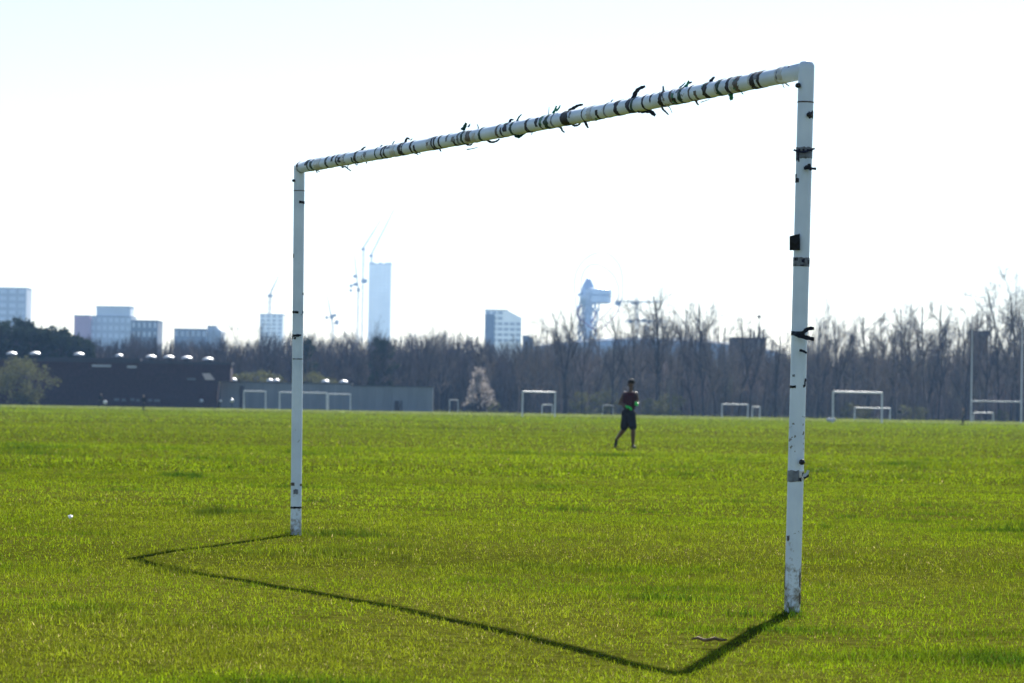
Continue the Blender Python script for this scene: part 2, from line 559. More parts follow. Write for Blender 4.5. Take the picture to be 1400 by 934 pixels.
scatter(7.5, 12, 6200, .011, .031, .0027)
scatter(12, 17, 4300, .011, .033, .0031)
scatter(17, 26, 2100, .012, .036, .0041)
scatter(26, 42, 600, .013, .040, .0075, extra=1.5)
scatter(42, 75, 120, .025, .065, .015, extra=2, margin=1.2)
scatter(75, 130, 34, .03, .075, .035, extra=3, margin=1.15, simple=True)
scatter(130, 260, 9, .035, .085, .08, extra=5, margin=1.1, simple=True)
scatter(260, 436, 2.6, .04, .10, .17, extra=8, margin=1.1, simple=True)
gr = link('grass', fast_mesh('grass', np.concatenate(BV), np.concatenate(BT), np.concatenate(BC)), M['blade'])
tag(gr, 'short yellow green grass covering the playing field', 'grass', kind='stuff')
BV = BT = BC = None

# ------------------------------------------------------------------ the near goal
GL = Vector((-1.396, 20.475, .016)); GR = Vector((1.262, 13.846, -.013))
TL = at(409.3, 229, 20.475); TR = at(1102.5, 96.5, 13.846)      # axis of the bar at its two ends
RP, RB = .0355, .0375
goal = thing('football_goal', 'large white netless football goal with torn tape wrapped round its bar', 'goal', (0, 17.2, 0))
GO = goal.location


def post_axis(b, t, py):
    """point of a post axis at this picture height"""
    k = None
    lo, hi = 0., 1.
    for _ in range(40):
        mid = (lo + hi) / 2
        p = b.lerp(t, mid) - Vector((0, 0, EYE))
        u = p.dot(XC); v = p.dot(YC); w = p.dot(F3)
        y = 467 - v / w * FPX
        if y > py: lo = mid
        else: hi = mid
    return b.lerp(t, lo)


def bar_axis(px):
    lo, hi = 0., 1.
    for _ in range(40):
        mid = (lo + hi) / 2
        p = TL.lerp(TR, mid) - Vector((0, 0, EYE + .012 * math.sin(math.pi * mid)))
        x = 700 + p.dot(XC) / p.dot(F3) * FPX
        if x < px: lo = mid
        else: hi = mid
    return TL.lerp(TR, lo) - Vector((0, 0, .012 * math.sin(math.pi * lo)))


BD = (TR - TL).normalized()
DL = (TL - GL).normalized(); DR = (TR - GR).normalized()
for b, t, d in ((GL, TL, DL), (GR, TR, DR)):
    n = 14
    pts = [b - d * .15] + [b.lerp(t, k / n) for k in range(n + 1)]
    rr = [RP] * len(pts)
    top = t + d * (.022 if t is TR else .006)
    pts += [top, top + d * .014, top + d * .021]
    rr += [RP, RP * .82, RP * .45]
    MB(GO).tube(pts, rr, 28).build('post', M['paint'], goal, True)
n = 26
pts = []
for k in range(n + 1):
    s = k / n
    pts.append(TL.lerp(TR, s) - Vector((0, 0, .012 * math.sin(math.pi * s))))
MB(GO).tube(pts, RB, 28).build('crossbar', M['paint'], goal, True)
# sleeves where the corner castings slide over the tubes
for b, t, d, py in ((GL, TL, DL, 261), (GR, TR, DR, 140)):
    p = post_axis(b, t, py)
    MB(GO).tube([p - d * .003, p + d * .003], RP + .0012, 28).build('seam', M['tape_brown'], goal, True)


def around(p, d, radius, ang):
    """surface point at this angle: 0 faces the camera, 90 degrees is up (or right on a post)"""
    d = d.normalized()
    view = (Vector((0, 0, EYE)) - p); view = (view - d * view.dot(d)).normalized()
    other = view.cross(d) if abs(d.z) > .7 else (d.cross(view))
    if abs(d.z) <= .7 and other.z < 0: other = -other
    if abs(d.z) > .7 and other.x < 0: other = -other
    return p + (view * math.cos(ang) + other * math.sin(ang)) * radius


TAPE_N = [0]


def band(p, d, radius, w, mtl, a0=-180, a1=180, skew=0.0, thick=.0018, rag=.42, name='tape_band'):
    """strip of tape wound round a tube, ragged edges, optionally only part of the way round"""
    d = d.normalized(); vs = []; fs = []
    n = max(6, int((a1 - a0) / 12))
    full = (a1 - a0) >= 359
    rd = random.Random(TAPE_N[0] * 13 + 5); TAPE_N[0] += 1
    e1 = [rd.uniform(-rag, rag) for _ in range(n + 1)]; e2 = [rd.uniform(-rag, rag) for _ in range(n + 1)]
    for k in range(n + 1):
        a = R(a0 + (a1 - a0) * k / n)
        off = skew * math.sin(a) * w
        j = k % n if full else k
        hw0 = w * .5 * (1 + e1[j]); hw1 = w * .5 * (1 + e2[j])
        rr = radius + thick * (1 + .5 * e1[j])
        c = around(p, d, rr, a); ci = around(p, d, radius - .001, a)
        vs += [c + d * (off - hw0), c + d * (off + hw1), ci + d * (off - hw0), ci + d * (off + hw1)]
    for k in range(n):
        q = k * 4; r_ = q + 4
        fs += [(q, q + 1, r_ + 1, r_), (q, r_, r_ + 2, q + 2), (q + 1, q + 3, r_ + 3, r_ + 1)]
    if not full:
        fs += [(0, 2, 3, 1), (n * 4, n * 4 + 1, n * 4 + 3, n * 4 + 2)]
    return MB(GO).add(vs, fs).build(name, M[mtl], goal)


def ribbon(pix, depth, w, mtl, name='tape_tail', taper=.5, twist=0.0):
    """loose tail of tape following these picture points near the given depth, a thin bent strip"""
    pts = [at(px, py, depth + (q[0] if q else 0)) for px, py, *q in pix]
    # resample with a smooth curve
    fine = []
    for i in range(len(pts) - 1):
        p0 = pts[max(i - 1, 0)]; p1 = pts[i]; p2 = pts[i + 1]; p3 = pts[min(i + 2, len(pts) - 1)]
        for s in (0, .25, .5, .75):
            fine.append(.5 * ((2 * p1) + (p2 - p0) * s + (2 * p0 - 5 * p1 + 4 * p2 - p3) * s * s + (3 * p1 - p0 - 3 * p2 + p3) * s ** 3))
    fine.append(pts[-1])
    vs = []; fs = []
    m_ = len(fine)
    for i, p in enumerate(fine):
        t = (fine[min(i + 1, m_ - 1)] - fine[max(i - 1, 0)]).normalized()
        s = i / (m_ - 1)
        v = Vector((0, 1, 0)) if abs(t.y) < .9 else Vector((1, 0, 0))
        sd = t.cross(v).normalized()
        nn = sd.cross(t).normalized()
        sd = (sd * math.cos(twist * s + .35) + nn * math.sin(twist * s + .35))
        nn = sd.cross(t).normalized() * .0009
        ww = w * .5 * (1 - taper * s) * (1 + .18 * math.sin(i * 2.3 + len(pix)))
        vs += [p - sd * ww - nn, p + sd * ww - nn, p + sd * ww + nn, p - sd * ww + nn]
    for i in range(m_ - 1):
        a = i * 4; b = a + 4
        for k in range(4):
            fs.append((a + k, a + (k + 1) % 4, b + (k + 1) % 4, b + k))
    fs += [(3, 2, 1, 0), tuple(m_ * 4 - 4 + k for k in range(4))]
    return MB(GO).add(vs, fs).build(name, M[mtl], goal)


def px_len(p, n):            # n picture pixels at this depth, in metres
    return n * p.y / FPX


FORE = (TR - TL).length / ((1103 - 409)) # rough metres of bar per pixel
bands = [  # pixel x, width in pixels, tape, from angle, to angle, skew
    (413, 1.5, 'tape_grey', -180, 180, .2), (425, 3.2, 'tape_navy', 10, 200, .3), (427, 1.2, 'tape_dgreen', -180, 180, .9),
    (433, 1.8, 'tape_grey', 20, 180, .1), (452, 1.6, 'tape_dgreen', -180, 180, .2), (461, 2.6, 'tape_black', 5, 190, .1),
    (466.5, 1.6, 'tape_black', -180, 180, .2), (488, 1.8, 'tape_dgreen', -90, 10, .3), (492, 2.6, 'tape_black', -180, 180, .4),
    (520, 1.2, 'tape_dgreen', -180, 180, .1), (532, 1.8, 'tape_black', -180, 180, .6), (543, 6, 'tape_clear', -180, 180, .1),
    (553, 3.6, 'tape_black', -180, 180, .3), (556, 1.6, 'tape_navy', -180, 180, .9), (568.5, 2.0, 'tape_navy', -180, 180, .5),
    (573.5, 2.2, 'tape_navy', -80, 20, .7), (593, 5, 'tape_clear', -180, 180, 0), (597.5, 2.0, 'tape_navy', -180, 180, -.2),
    (607.5, 1.8, 'tape_black', -180, 180, .3), (618, 2, 'tape_grey', 0, 120, .2), (628, 2.0, 'tape_navy', -120, 20, .6),
    (638.5, 2.6, 'tape_dgreen', -180, 180, .2), (647, 5, 'tape_brown', -40, 60, .2), (643, 3, 'tape_clear', -180, 180, 0),
    (663, 2.2, 'tape_dgreen', -180, 180, .8), (692.5, 1.8, 'tape_black', -110, 30, .7), (698, 4.5, 'tape_navy', -10, 190, .1),
    (706, 2.8, 'tape_dgreen', -180, 180, .5), (726.5, 2.4, 'tape_black', -180, 180, .5), (741, 3.4, 'tape_navy', -20, 60, .1),
    (746, 1.4, 'tape_navy', -60, 180, .1), (754.5, 5.0, 'tape_dgreen', -180, 180, .25), (780, 7.5, 'tape_black', -180, 180, .15),
    (775.5, 2.2, 'tape_navy', -180, 180, .3), (813, 6, 'tape_clear', -180, 180, 0), (824, 2.6, 'tape_black', -90, 20, .5),
    (850, 4.6, 'tape_navy', -180, 180, .35), (867, 5.2, 'tape_navy', -180, 180, .2), (887, 1.8, 'tape_navy', -180, 180, .1),
    (898, 1.8, 'tape_navy', 0, 170, -.6), (911, 4.4, 'tape_black', -180, 180, .2), (930, 3.4, 'tape_black', -100, -5, .8),
    (937.5, 3.6, 'tape_dgreen', -180, 180, .3), (934, 3, 'tape_grey', 30, 150, .2), (959.5, 2.8, 'tape_brown', -70, 15, .4),
    (972, 5.6, 'tape_black', -180, 180, .15), (989.5, 4.6, 'tape_dgreen', -180, 180, .35), (1003, 3.6, 'tape_navy', -180, 120, .5),
    (1009, 5, 'tape_clear', -180, 180, .1), (1015, 6.0, 'tape_brown', -180, 70, .4), (1037.5, 6.0, 'tape_black', -180, 180, .4),
    (1045.5, 3.2, 'tape_black', -180, 180, 1.0), (1042, 4, 'tape_grey', 10, 170, .1), (1071, 1.5, 'tape_grey', -20, 180, .1),
    (1075, 6, 'tape_clear', -30, 120, 0), (440, 8, 'tape_clear', -180, 180, 0), (475, 4, 'tape_clear', -180, 180, 0),
]
for px, w, mt, a0, a1, sk in bands:
    p = bar_axis(px)
    scale = (bar_axis(px + 2) - bar_axis(px - 2)).length / 4
    band(p, BD, RB, w * scale, mt, a0, a1, sk * .5)

tails = [  # picture points of loose ends, width in metres, tape
    ([(467, 229), (472, 228), (476, 231), (480, 234)], .014, 'tape_dgreen'), ([(432, 232), (434, 233), (437, 235)], .012, 'tape_grey'),
    ([(486, 224), (488, 226), (489, 224)], .008, 'tape_navy'), ([(497, 219), (500, 220), (501.5, 223.5)], .016, 'tape_black'),
    ([(505, 217), (508, 219), (509, 221)], .008, 'tape_clear'), ([(489, 209), (491, 206.5), (495, 206)], .014, 'tape_navy'),
    ([(494, 206), (497, 202.5), (500, 201)], .018, 'tape_black'), ([(520, 204), (521, 200), (523, 198.5)], .016, 'tape_grey'),
    ([(553, 199), (555, 192), (557, 189), (560, 190.5)], .022, 'tape_black'), ([(561, 192), (564, 189.5)], .01, 'tape_grey'),
    ([(566, 208), (568, 209.5), (572, 211.5)], .014, 'tape_black'), ([(572, 208), (575, 210)], .01, 'tape_grey'),
    ([(632, 178), (635, 174), (637.5, 168)], .035, 'tape_dgreen'), ([(640, 174), (642, 171), (643, 169.5)], .014, 'tape_grey'),
    ([(636, 195), (639, 198), (644, 198), (646, 195)], .016, 'tape_black'), ([(638, 204.5), (645, 203.5), (653, 201.5)], .008, 'tape_grey'),
    ([(663, 183), (666, 191), (672, 194.5), (679, 193), (683, 190)], .020, 'tape_black'), ([(697, 168), (698, 164), (702, 164)], .020, 'tape_navy'),
    ([(706, 168), (709, 161), (713, 156.5)], .014, 'tape_dgreen'), ([(704, 184), (709, 187), (714, 184), (719, 181)], .028, 'tape_dgreen'),
    ([(750, 158), (750.3, 152), (750.8, 146)], .006, 'tape_clear'), ([(756, 155), (759, 150), (761, 144)], .018, 'tape_green'),
    ([(760, 152), (764, 148), (766, 144)], .014, 'tape_green'), ([(763, 172), (767, 175), (769, 179), (772, 181)], .018, 'tape_grey'),
    ([(778, 152), (784, 148), (790, 144.5), (797, 143)], .026, 'tape_black'), ([(779, 166), (784, 171), (787, 172), (792, 170), (795, 165)], .018, 'tape_black'),
    ([(800, 165), (801, 169), (804, 175)], .024, 'tape_navy'), ([(812, 163), (815, 165), (819, 161)], .008, 'tape_clear'),
    ([(866, 137), (868, 129), (873, 122), (882, 118)], .034, 'tape_black'), ([(872, 149), (878, 151), (888, 152), (896, 158)], .045, 'tape_black'),
    ([(905, 144), (906, 149), (910, 153), (914, 157)], .016, 'tape_grey'), ([(912, 144), (916, 148), (919, 155)], .006, 'tape_clear'),
    ([(936, 120), (940, 115), (942, 109.5)], .020, 'tape_green'), ([(942, 114), (946, 112)], .014, 'tape_navy'), ([(929, 120), (933, 117), (937, 113)], .010, 'tape_grey'),
    ([(941, 134), (943, 139)], .012, 'tape_dgreen'), ([(948, 133), (953, 137)], .010, 'tape_dgreen'), ([(955, 131), (960, 133), (966, 132)], .014, 'tape_black'),
    ([(958, 140), (964, 138), (970, 136)], .005, 'tape_clear'), ([(971, 112), (974, 108), (977, 105.5)], .022, 'tape_black'),
    ([(972, 128), (977, 129), (982, 128)], .018, 'tape_black'), ([(993, 122), (997, 126), (999.5, 131), (1000, 137)], .040, 'tape_green'),
    ([(1035, 117), (1037, 119)], .012, 'tape_dgreen'), ([(1050, 113), (1055, 114.5)], .012, 'tape_black'), ([(1069, 110), (1074, 114), (1079, 118)], .010, 'tape_brown'),
]
for pix, w, mt in tails:
    p = bar_axis(pix[0][0])
    ribbon([(x, y, -.035 + .01 * (i % 2)) for i, (x, y) in enumerate(pix)], p.y, w * .85, mt, taper=.55)

rs = random.Random(77)
for k in range(34):
    px = 416 + 668 * (k + rs.random()) / 34
    p = bar_axis(px)
    scale = (bar_axis(px + 2) - bar_axis(px - 2)).length / 4
    mt = rs.choice(['tape_black', 'tape_navy', 'tape_dgreen', 'tape_grey', 'tape_clear', 'tape_green', 'tape_brown'])
    if k % 2:
        band(p, BD, RB, rs.uniform(.8, 2.4) * scale, mt, -180, 180, rs.uniform(-.6, .9), name='tie')
    else:
        a0 = rs.uniform(-100, 60)
        band(p, BD, RB, rs.uniform(1.5, 4.0) * scale, mt, a0, a0 + rs.uniform(35, 120), rs.uniform(-.6, .6), rag=.7, name='tape_scrap')
    if k % 3 == 0:
        q = p - Vector((0, 0, EYE))
        py = 467 - q.dot(YC) / q.dot(F3) * FPX
        s_ = rs.choice([-1, 1]); r_px = RB / p.y * FPX
        L = rs.uniform(3, 8)
        e = rs.uniform(-3, 6)
        ribbon([(px, py - s_ * r_px * .7, -.03), (px + e * .5, py - s_ * (r_px + L * .6), -.03), (px + e, py - s_ * (r_px + L), -.02)], p.y, rs.uniform(.005, .014), mt, taper=.6)

# tape, ties and scuffs on the posts: picture y, width in pixels, tape, from angle, to angle
for b, t, d, lst in (
    (GR, TR, DR, [(157.5, 9, 'tape_black', 25, 75), (209.5, 15, 'tape_grey', -180, 180), (206, 3, 'tape_navy', -180, 180), (214, 13, 'tape_navy', -75, -35),
                  (241, 4, 'tape_black', -85, -60), (247, 6, 'tape_black', -80, -35), (358, 11.5, 'tape_grey', -180, 180), (363.5, 2, 'tape_black', -180, 180),
                  (355, 4, 'tape_black', -60, -20), (357, 5, 'tape_navy', 0, 25), (358, 6, 'tape_navy', 45, 80), (456, 5.5, 'tape_black', -180, 40),
                  (514, 3, 'tape_grey', -45, -25), (519, 3.5, 'tape_black', 55, 80), (524, 7, 'tape_navy', 50, 68), (529, 3.6, 'tape_black', -90, -15),
                  (528, 3, 'tape_black', 40, 55), (651, 15, 'tape_grey', -180, 25), (650, 14, 'tape_clear', 25, 90), (648, 5, 'tape_black', 50, 85), (655, 5, 'tape_navy', 20, 50),
                  (736, 6, 'tape_brown', -60, -35), (790, 26, 'tape_brown', -92, -74), (792, 18, 'tape_brown', 52, 66), (818, 12, 'tape_brown', 60, 80)]),
    (GL, TL, DL, [(277, 3.6, 'tape_black', 0, 100), (350, 5, 'tape_brown', -80, -60), (402, 3, 'tape_black', 55, 85), (427, 3, 'tape_black', -90, 5), (427, 3, 'tape_navy', 55, 80),
                  (459, 3.4, 'tape_black', -70, 15), (462, 4, 'tape_black', -90, -60), (491, 1.5, 'tape_grey', -60, 60), (662, 4, 'tape_brown', -70, -20), (663, 3, 'tape_brown', 40, 75),
                  (694, 2.6, 'tape_black', -110, 75), (672, 6, 'tape_grey', -30, 20)])):
    for py, w, mt, a0, a1 in lst:
        p = post_axis(b, t, py)
        band(p, d, RP, w * p.y / FPX, mt, a0, a1, 0, rag=.35 if (a1 - a0) < 200 else .12, name='scuff' if mt == 'tape_brown' else 'tape_band')
post_tails = [
    (13.80, [(1083, 455), (1095, 457, -.05), (1104, 450, -.06), (1113, 449, -.05)], .020, 'tape_black'), (13.80, [(1088, 457, -.04), (1100, 461, -.06), (1113, 464, -.05)], .022, 'tape_black'),
    (13.78, [(1093, 479), (1098, 480), (1103, 483)], .012, 'tape_black'), (13.78, [(1099, 230), (1105, 230), (1116, 231)], .014, 'tape_black'), (13.78, [(1106, 224), (1107, 229), (1109, 233)], .016, 'tape_black'),
    (13.80, [(1098, 651), (1103, 648), (1105, 643)], .014, 'tape_clear'), (13.80, [(1099, 654), (1102, 652), (1106, 650)], .012, 'tape_black'), (13.8, [(1085, 205), (1098, 208), (1114, 203)], .010, 'tape_navy'),
    (20.42, [(404, 461), (402.5, 464)], .014, 'tape_black'), (20.42, [(405, 458), (412, 458.5)], .014, 'tape_black'),
]
for dep, pix, w, mt in post_tails:
    ribbon(pix, dep, w, mt, taper=.2)
# square black flap of tape sticking out from the right post
fl = MB(GO)
q = [at(1079.5, 323, 13.80), at(1093.5, 319.5, 13.79), at(1094, 342, 13.79), at(1079.5, 342.5, 13.81)]
fl.add(q + [p + Vector((0, .004, 0)) for p in q], [(0, 1, 2, 3), (7, 6, 5, 4), (0, 4, 5, 1), (1, 5, 6, 2), (2, 6, 7, 3), (3, 7, 4, 0)])
fl.build('tape_flap', M['tape_black'], goal)
# bolts and net hooks
for px, py, dep, r_ in ((1080, 93, 13.95, .010), (406.5, 226.5, 20.40, .010), (1091, 117, 13.82, .012), (401.3, 247, 20.45, .010), (1096.5, 632, 13.79, .013), (1106, 157, 13.80, .011), (1103, 229, 13.80, .010)):
    p = at(px, py, dep)
    MB(GO).lathe(p, [(r_ * .4, -r_ * .9), (r_, -r_ * .5), (r_ * 1.05, .2 * r_), (r_ * .7, r_ * .8), (r_ * .2, r_)], 8).build('bolt', M['bolt'], goal, True)

# ------------------------------------------------------------------ small things lying on the grass
sp = at(947, 874, 11.9); sx0 = sp.x
sx1 = at(993, 876, 11.9).x
pts = [Vector((sx0 + (sx1 - sx0) * k / 6, 11.9 + .02 * math.sin(k * 1.7), gzs(sx0, 11.9) + .033 + .004 * math.sin(k * 2.1))) for k in range(7)]
o = MB().tube(pts, [.004, .006, .007, .0065, .007, .006, .004], 7)
o.tube([pts[3], pts[3] + Vector((.02, -.02, .012))], [.003, .0015], 5)
tag(o.build('stick', M['stick'], None, True), 'short brown dry stick lying on the grass beside the goal shadow', 'stick')
lp = at(88, 709, 22.3)
lit = MB()
lit.add([(lp.x + math.cos(k) * .018 * (1 + .3 * math.sin(3 * k)), 22.6 + math.sin(k) * .03, gzs(lp.x, 22.6) + .028 + .012 * math.sin(2.3 * k)) for k in [i * math.pi / 4 for i in range(8)]]
        + [(lp.x, 22.6, gzs(lp.x, 22.6) + .045)], [(i, (i + 1) % 8, 8) for i in range(8)] + [tuple(range(7, -1, -1))])
tag(lit.build('litter', M['paper']), 'small crumpled scrap of white paper lying in the grass', 'litter')

# ------------------------------------------------------------------ trees
def seg_mesh(name, segs):
    """three-sided prisms for a list of (p0, p1, r0, r1)"""
    A = np.array([[*s[0], *s[1], s[2], s[3]] for s in segs])
    p0, p1, r0, r1 = A[:, :3], A[:, 3:6], A[:, 6], A[:, 7]
    d = p1 - p0; d /= np.linalg.norm(d, axis=1, keepdims=True) + 1e-9
    ref = np.where(np.abs(d[:, 2:3]) < .9, [[0, 0, 1.]], [[1., 0, 0]])
    a = np.cross(d, ref); a /= np.linalg.norm(a, axis=1, keepdims=True); b = np.cross(d, a)
    V = []
    for p, r in ((p0, r0), (p1, r1)):
        for k in range(3):
            q = 2 * np.pi * k / 3
            V.append(p + (a * np.cos(q) + b * np.sin(q)) * r[:, None])
    V = np.stack(V, 1)
    T = np.array([[0, 1, 4], [0, 4, 3], [1, 2, 5], [1, 5, 4], [2, 0, 3], [2, 3, 5]])
    n = len(A)
    return fast_mesh(name, V.reshape(-1, 3), (np.arange(n)[:, None, None] * 6 + T[None]).reshape(-1, 3))


def grow(rd, p, d, length, r, n, wob, up, out):
    """a bending shoot; returns the points with directions"""
    pts = [(p.copy(), d.copy(), r)]
    for i in range(n):
        d = (d + Vector((rd.gauss(0, wob), rd.gauss(0, wob), rd.gauss(0, wob) + up))).normalized()
        q = p + d * (length / n)
        r2 = max(r * (1 - .8 / n), .006)
        out.append((p, q, r, r2)); p, r = q, r2
        pts.append((p.copy(), d.copy(), r))
    return pts


def side_dir(rd, d, ang):
    a = d.orthogonal().normalized(); b = d.cross(a)
    q = rd.uniform(0, 2 * math.pi)
    return (d * math.cos(ang) + (a * math.cos(q) + b * math.sin(q)) * math.sin(ang)).normalized()


def bare_tree(name, seed, h, label, fork=False, spread=.75, limbs=11, first=.25, twig='twig', bark='bark', dens=1.0, lean=0.0):
    rd = random.Random(seed)
    trunk, crown = [], []
    stems = []
    base = Vector((0, 0, -.2)); d0 = Vector((lean, 0, 1)).normalized()
    if fork:
        s0 = grow(rd, base, d0, h * .32, h * .017, 4, .04, .02, trunk)
        for sgn in (-1, 1):
            d = (s0[-1][1] + Vector((sgn * rd.uniform(.22, .4), rd.uniform(-.1, .1), 0))).normalized()
            stems.append(grow(rd, s0[-1][0], d, h * rd.uniform(.6, .7), h * .011, 8, .06, .05, trunk))
    else:
        stems.append(grow(rd, base, d0, h * rd.uniform(.85, .95), h * .016, 12, .05, .02, trunk))
    for st in stems:
        nl = limbs if len(stems) == 1 else int(limbs * .7)
        for k in range(nl):
            s = first + (.9 - first) * (k + rd.random() * .7) / nl
            if len(stems) > 1: s = .9 * (k + .5) / nl
            p, d, r = st[min(int(s * (len(st) - 1)), len(st) - 1)]
            L = h * spread * (.50 - .26 * s) * rd.uniform(.7, 1.15)
            lim = grow(rd, p, side_dir(rd, d, rd.uniform(.5, .95)), L, r * .62, 5, .12, .09, trunk if r > .05 else crown)
            for j in range(int(5 * dens) + 1):
                p2, d2, r2 = lim[rd.randint(1, 5)]
                br = grow(rd, p2, side_dir(rd, d2, rd.uniform(.35, .85)), L * rd.uniform(.3, .6), max(r2 * .6, .016), 3, .16, .07, crown)
                for i in range(int(6 * dens) + 1):
                    p3, d3, r3 = br[rd.randint(0, 3)]
                    tw = grow(rd, p3, side_dir(rd, d3, rd.uniform(.3, .8)), L * rd.uniform(.15, .34), .012, 2, .2, .06, crown)
                    for _ in range(2):
                        p4, d4, _r = tw[rd.randint(0, 2)]
                        grow(rd, p4, side_dir(rd, d4, rd.uniform(.3, .8)), L * rd.uniform(.08, .2), .009, 1, .1, .05, crown)
    o = thing(name, label, 'tree', group=GROUP)
    t = link('trunk', seg_mesh('trunk', trunk), M[bark], o)
    c = link('crown', seg_mesh('crown', crown), M[twig], o)
    KIDS[o.name] = [t, c]
    return o


def leaf_cloud(name, seed, centres, n, size, tint=.35, upright=False):
    """many small leaf faces spread through a set of ellipsoids (x, y, z, rx, ry, rz)"""
    r_ = np.random.default_rng(seed)
    V = []; C = []
    vol = np.array([c[3] * c[4] * c[5] for c in centres]); share = vol / vol.sum()
    for c, s in zip(centres, share):
        m_ = int(n * s) + 1
        u = r_.normal(size=(m_, 3)); u /= np.linalg.norm(u, axis=1, keepdims=True)
        rad = r_.random(m_) ** .45 * (1 + .18 * r_.normal(size=m_))
        P = np.array(c[:3]) + u * rad[:, None] * np.array(c[3:])
        a = r_.normal(size=(m_, 3)); a /= np.linalg.norm(a, axis=1, keepdims=True)
        b = np.cross(a, r_.normal(size=(m_, 3))); b /= np.linalg.norm(b, axis=1, keepdims=True)
        sz = (size * (.6 + .8 * r_.random(m_)))[:, None]
        V.append(np.stack([P - a * sz * .5, P + a * sz * .5, P + b * sz], 1).reshape(-1, 3))
        col = np.repeat((1 - tint + 2 * tint * r_.random((m_, 1))) * np.ones((1, 3)), 3, 0)
        C.append(col)
    V = np.concatenate(V); C = np.concatenate(C)
    return fast_mesh(name, V, np.arange(len(V)).reshape(-1, 3), C)


def leafy(name, cat, seed, h, w, label, group, mtl, n=2600, size=.16, conical=False, stem=.25, low=.0, lobes=11):
    rd = random.Random(seed)
    o = thing(name, label, cat, group=group)
    segs = []
    st = grow(rd, Vector((0, 0, -.1)), Vector((0, 0, 1)), h * .85, h * .018 + .02, 7, .06, .02, segs)
    cs = []
    for k in range(lobes):
        s = (k + .5) / lobes
        z = h * (low + (1 - low) * (.08 + .86 * s))
        wid = w * .5 * ((1 - s) * .95 + .14 if conical else math.sin(math.pi * (.12 + .76 * s)) ** .7)
        q = rd.uniform(0, 6.28)
        off = wid * rd.uniform(.2, .6)
        off = wid * rd.uniform(.1, 1.0) ** .6
        rr = w * rd.uniform(.07, .16)
        c = (math.cos(q) * off, math.sin(q) * off, z + h * rd.uniform(-.05, .05), rr, rr, rr * rd.uniform(.6, 1.2))
        cs.append(c)
        p, d, r = st[min(int(s * 7), 6)]
        grow(rd, p, (Vector(c[:3]) - p + Vector((0, 0, .01))).normalized(), max((Vector(c[:3]) - p).length * 1.3, .2), r * .5, 3, .1, .03, segs)
    t = link('trunk' if cat == 'tree' else 'stem', seg_mesh('stems', segs), M['bark'], o)
    c = link('crown' if cat == 'tree' else 'foliage', leaf_cloud('leaves', seed, cs, n, size), M[mtl], o)
    KIDS[o.name] = [t, c]
    return o


def place(src, px, d, top=None, hsrc=None, rz=0, label=None, group=None, wide=1.0, first=set()):
    x = X(px, d); z = gzs(x, d)
    s = 1.0
    if top is not None:
        s = (Z(top, d, px) - z) / hsrc
    sc_ = (s * wide, s * wide, s)
    if src.name not in first:
        first.add(src.name)
        src.location = (x, d, z); src.rotation_euler.z = rz; src.scale = sc_
        if label: src['label'] = label
        if group: src['group'] = group
        return src
    return copy_thing(src, (x, d, z), rz, sc_, label, group)


GROUP = 'bare trees of the belt behind the field'
SPOTS = [(100, 'behind the pavilion end with the shrub'), (230, 'behind the dark pavilion below the flats'), (325, 'where the pavilion meets the grey building'),
         (480, 'behind the grey building and its goals'), (600, 'behind the grey building below the glass tower'), (700, 'behind the pale blossom tree'), (790, 'behind the goal by the running person'),
         (880, 'below the observation tower'), (990, 'below the stadium roof'), (1070, 'in front of the flat roofed brick block'), (1140, 'between brick block and goal with bag'),
         (1220, 'behind the full size goal with the bag'), (1320, 'left of the brick water tower'), (9999, 'behind the tall rugby goal')]
SPOTS = [(a, b.replace('left of', 'next to')) for a, b in SPOTS]


def spot(px):
    return next(b for a, b in SPOTS if px < a)


kinds = [
    ('bare_tree', 'bare leafless tree with a straight trunk in the belt behind the field', dict()),
    ('bare_tree', 'bare leafless tree with a forked trunk in the belt behind the field', dict(fork=True)),
    ('bare_tree', 'slender bare tree with upswept branches in the belt behind the field', dict(spread=.5, limbs=13)),
    ('bare_tree', 'pale barked leafless tree in the belt behind the field', dict(bark='bark_pale', twig='twig_pale', spread=.8)),
    ('bare_tree', 'bare leafless tree with a straight trunk in the belt behind the field', dict(first=.12, dens=1.2)),
    ('bare_tree', 'bare leafless tree with a forked trunk in the belt behind the field', dict(fork=True, spread=.9)),
    ('bare_tree', 'pale barked leafless tree in the belt behind the field', dict(bark='bark_pale', twig='twig_pale', spread=.65, first=.35)),
    ('bare_tree', 'slender bare tree with upswept branches in the belt behind the field', dict(spread=.42, limbs=12, lean=.05)),
]
protos = [bare_tree(nm, 11 + 7 * i, 14.0, lb, **kw) for i, (nm, lb, kw) in enumerate(kinds)]
TOPX = [-60, 0, 60, 100, 160, 215, 260, 300, 330, 420, 470, 540, 590, 640, 700, 760, 830, 895, 960, 1010, 1080, 1115, 1170, 1270, 1330, 1385, 1460]
TOPY = [432, 438, 446, 454, 454, 438, 454, 452, 448, 440, 450, 452, 432, 446, 444, 424, 428, 400, 394, 414, 432, 418, 404, 392, 402, 386, 392]
rt = random.Random(5)
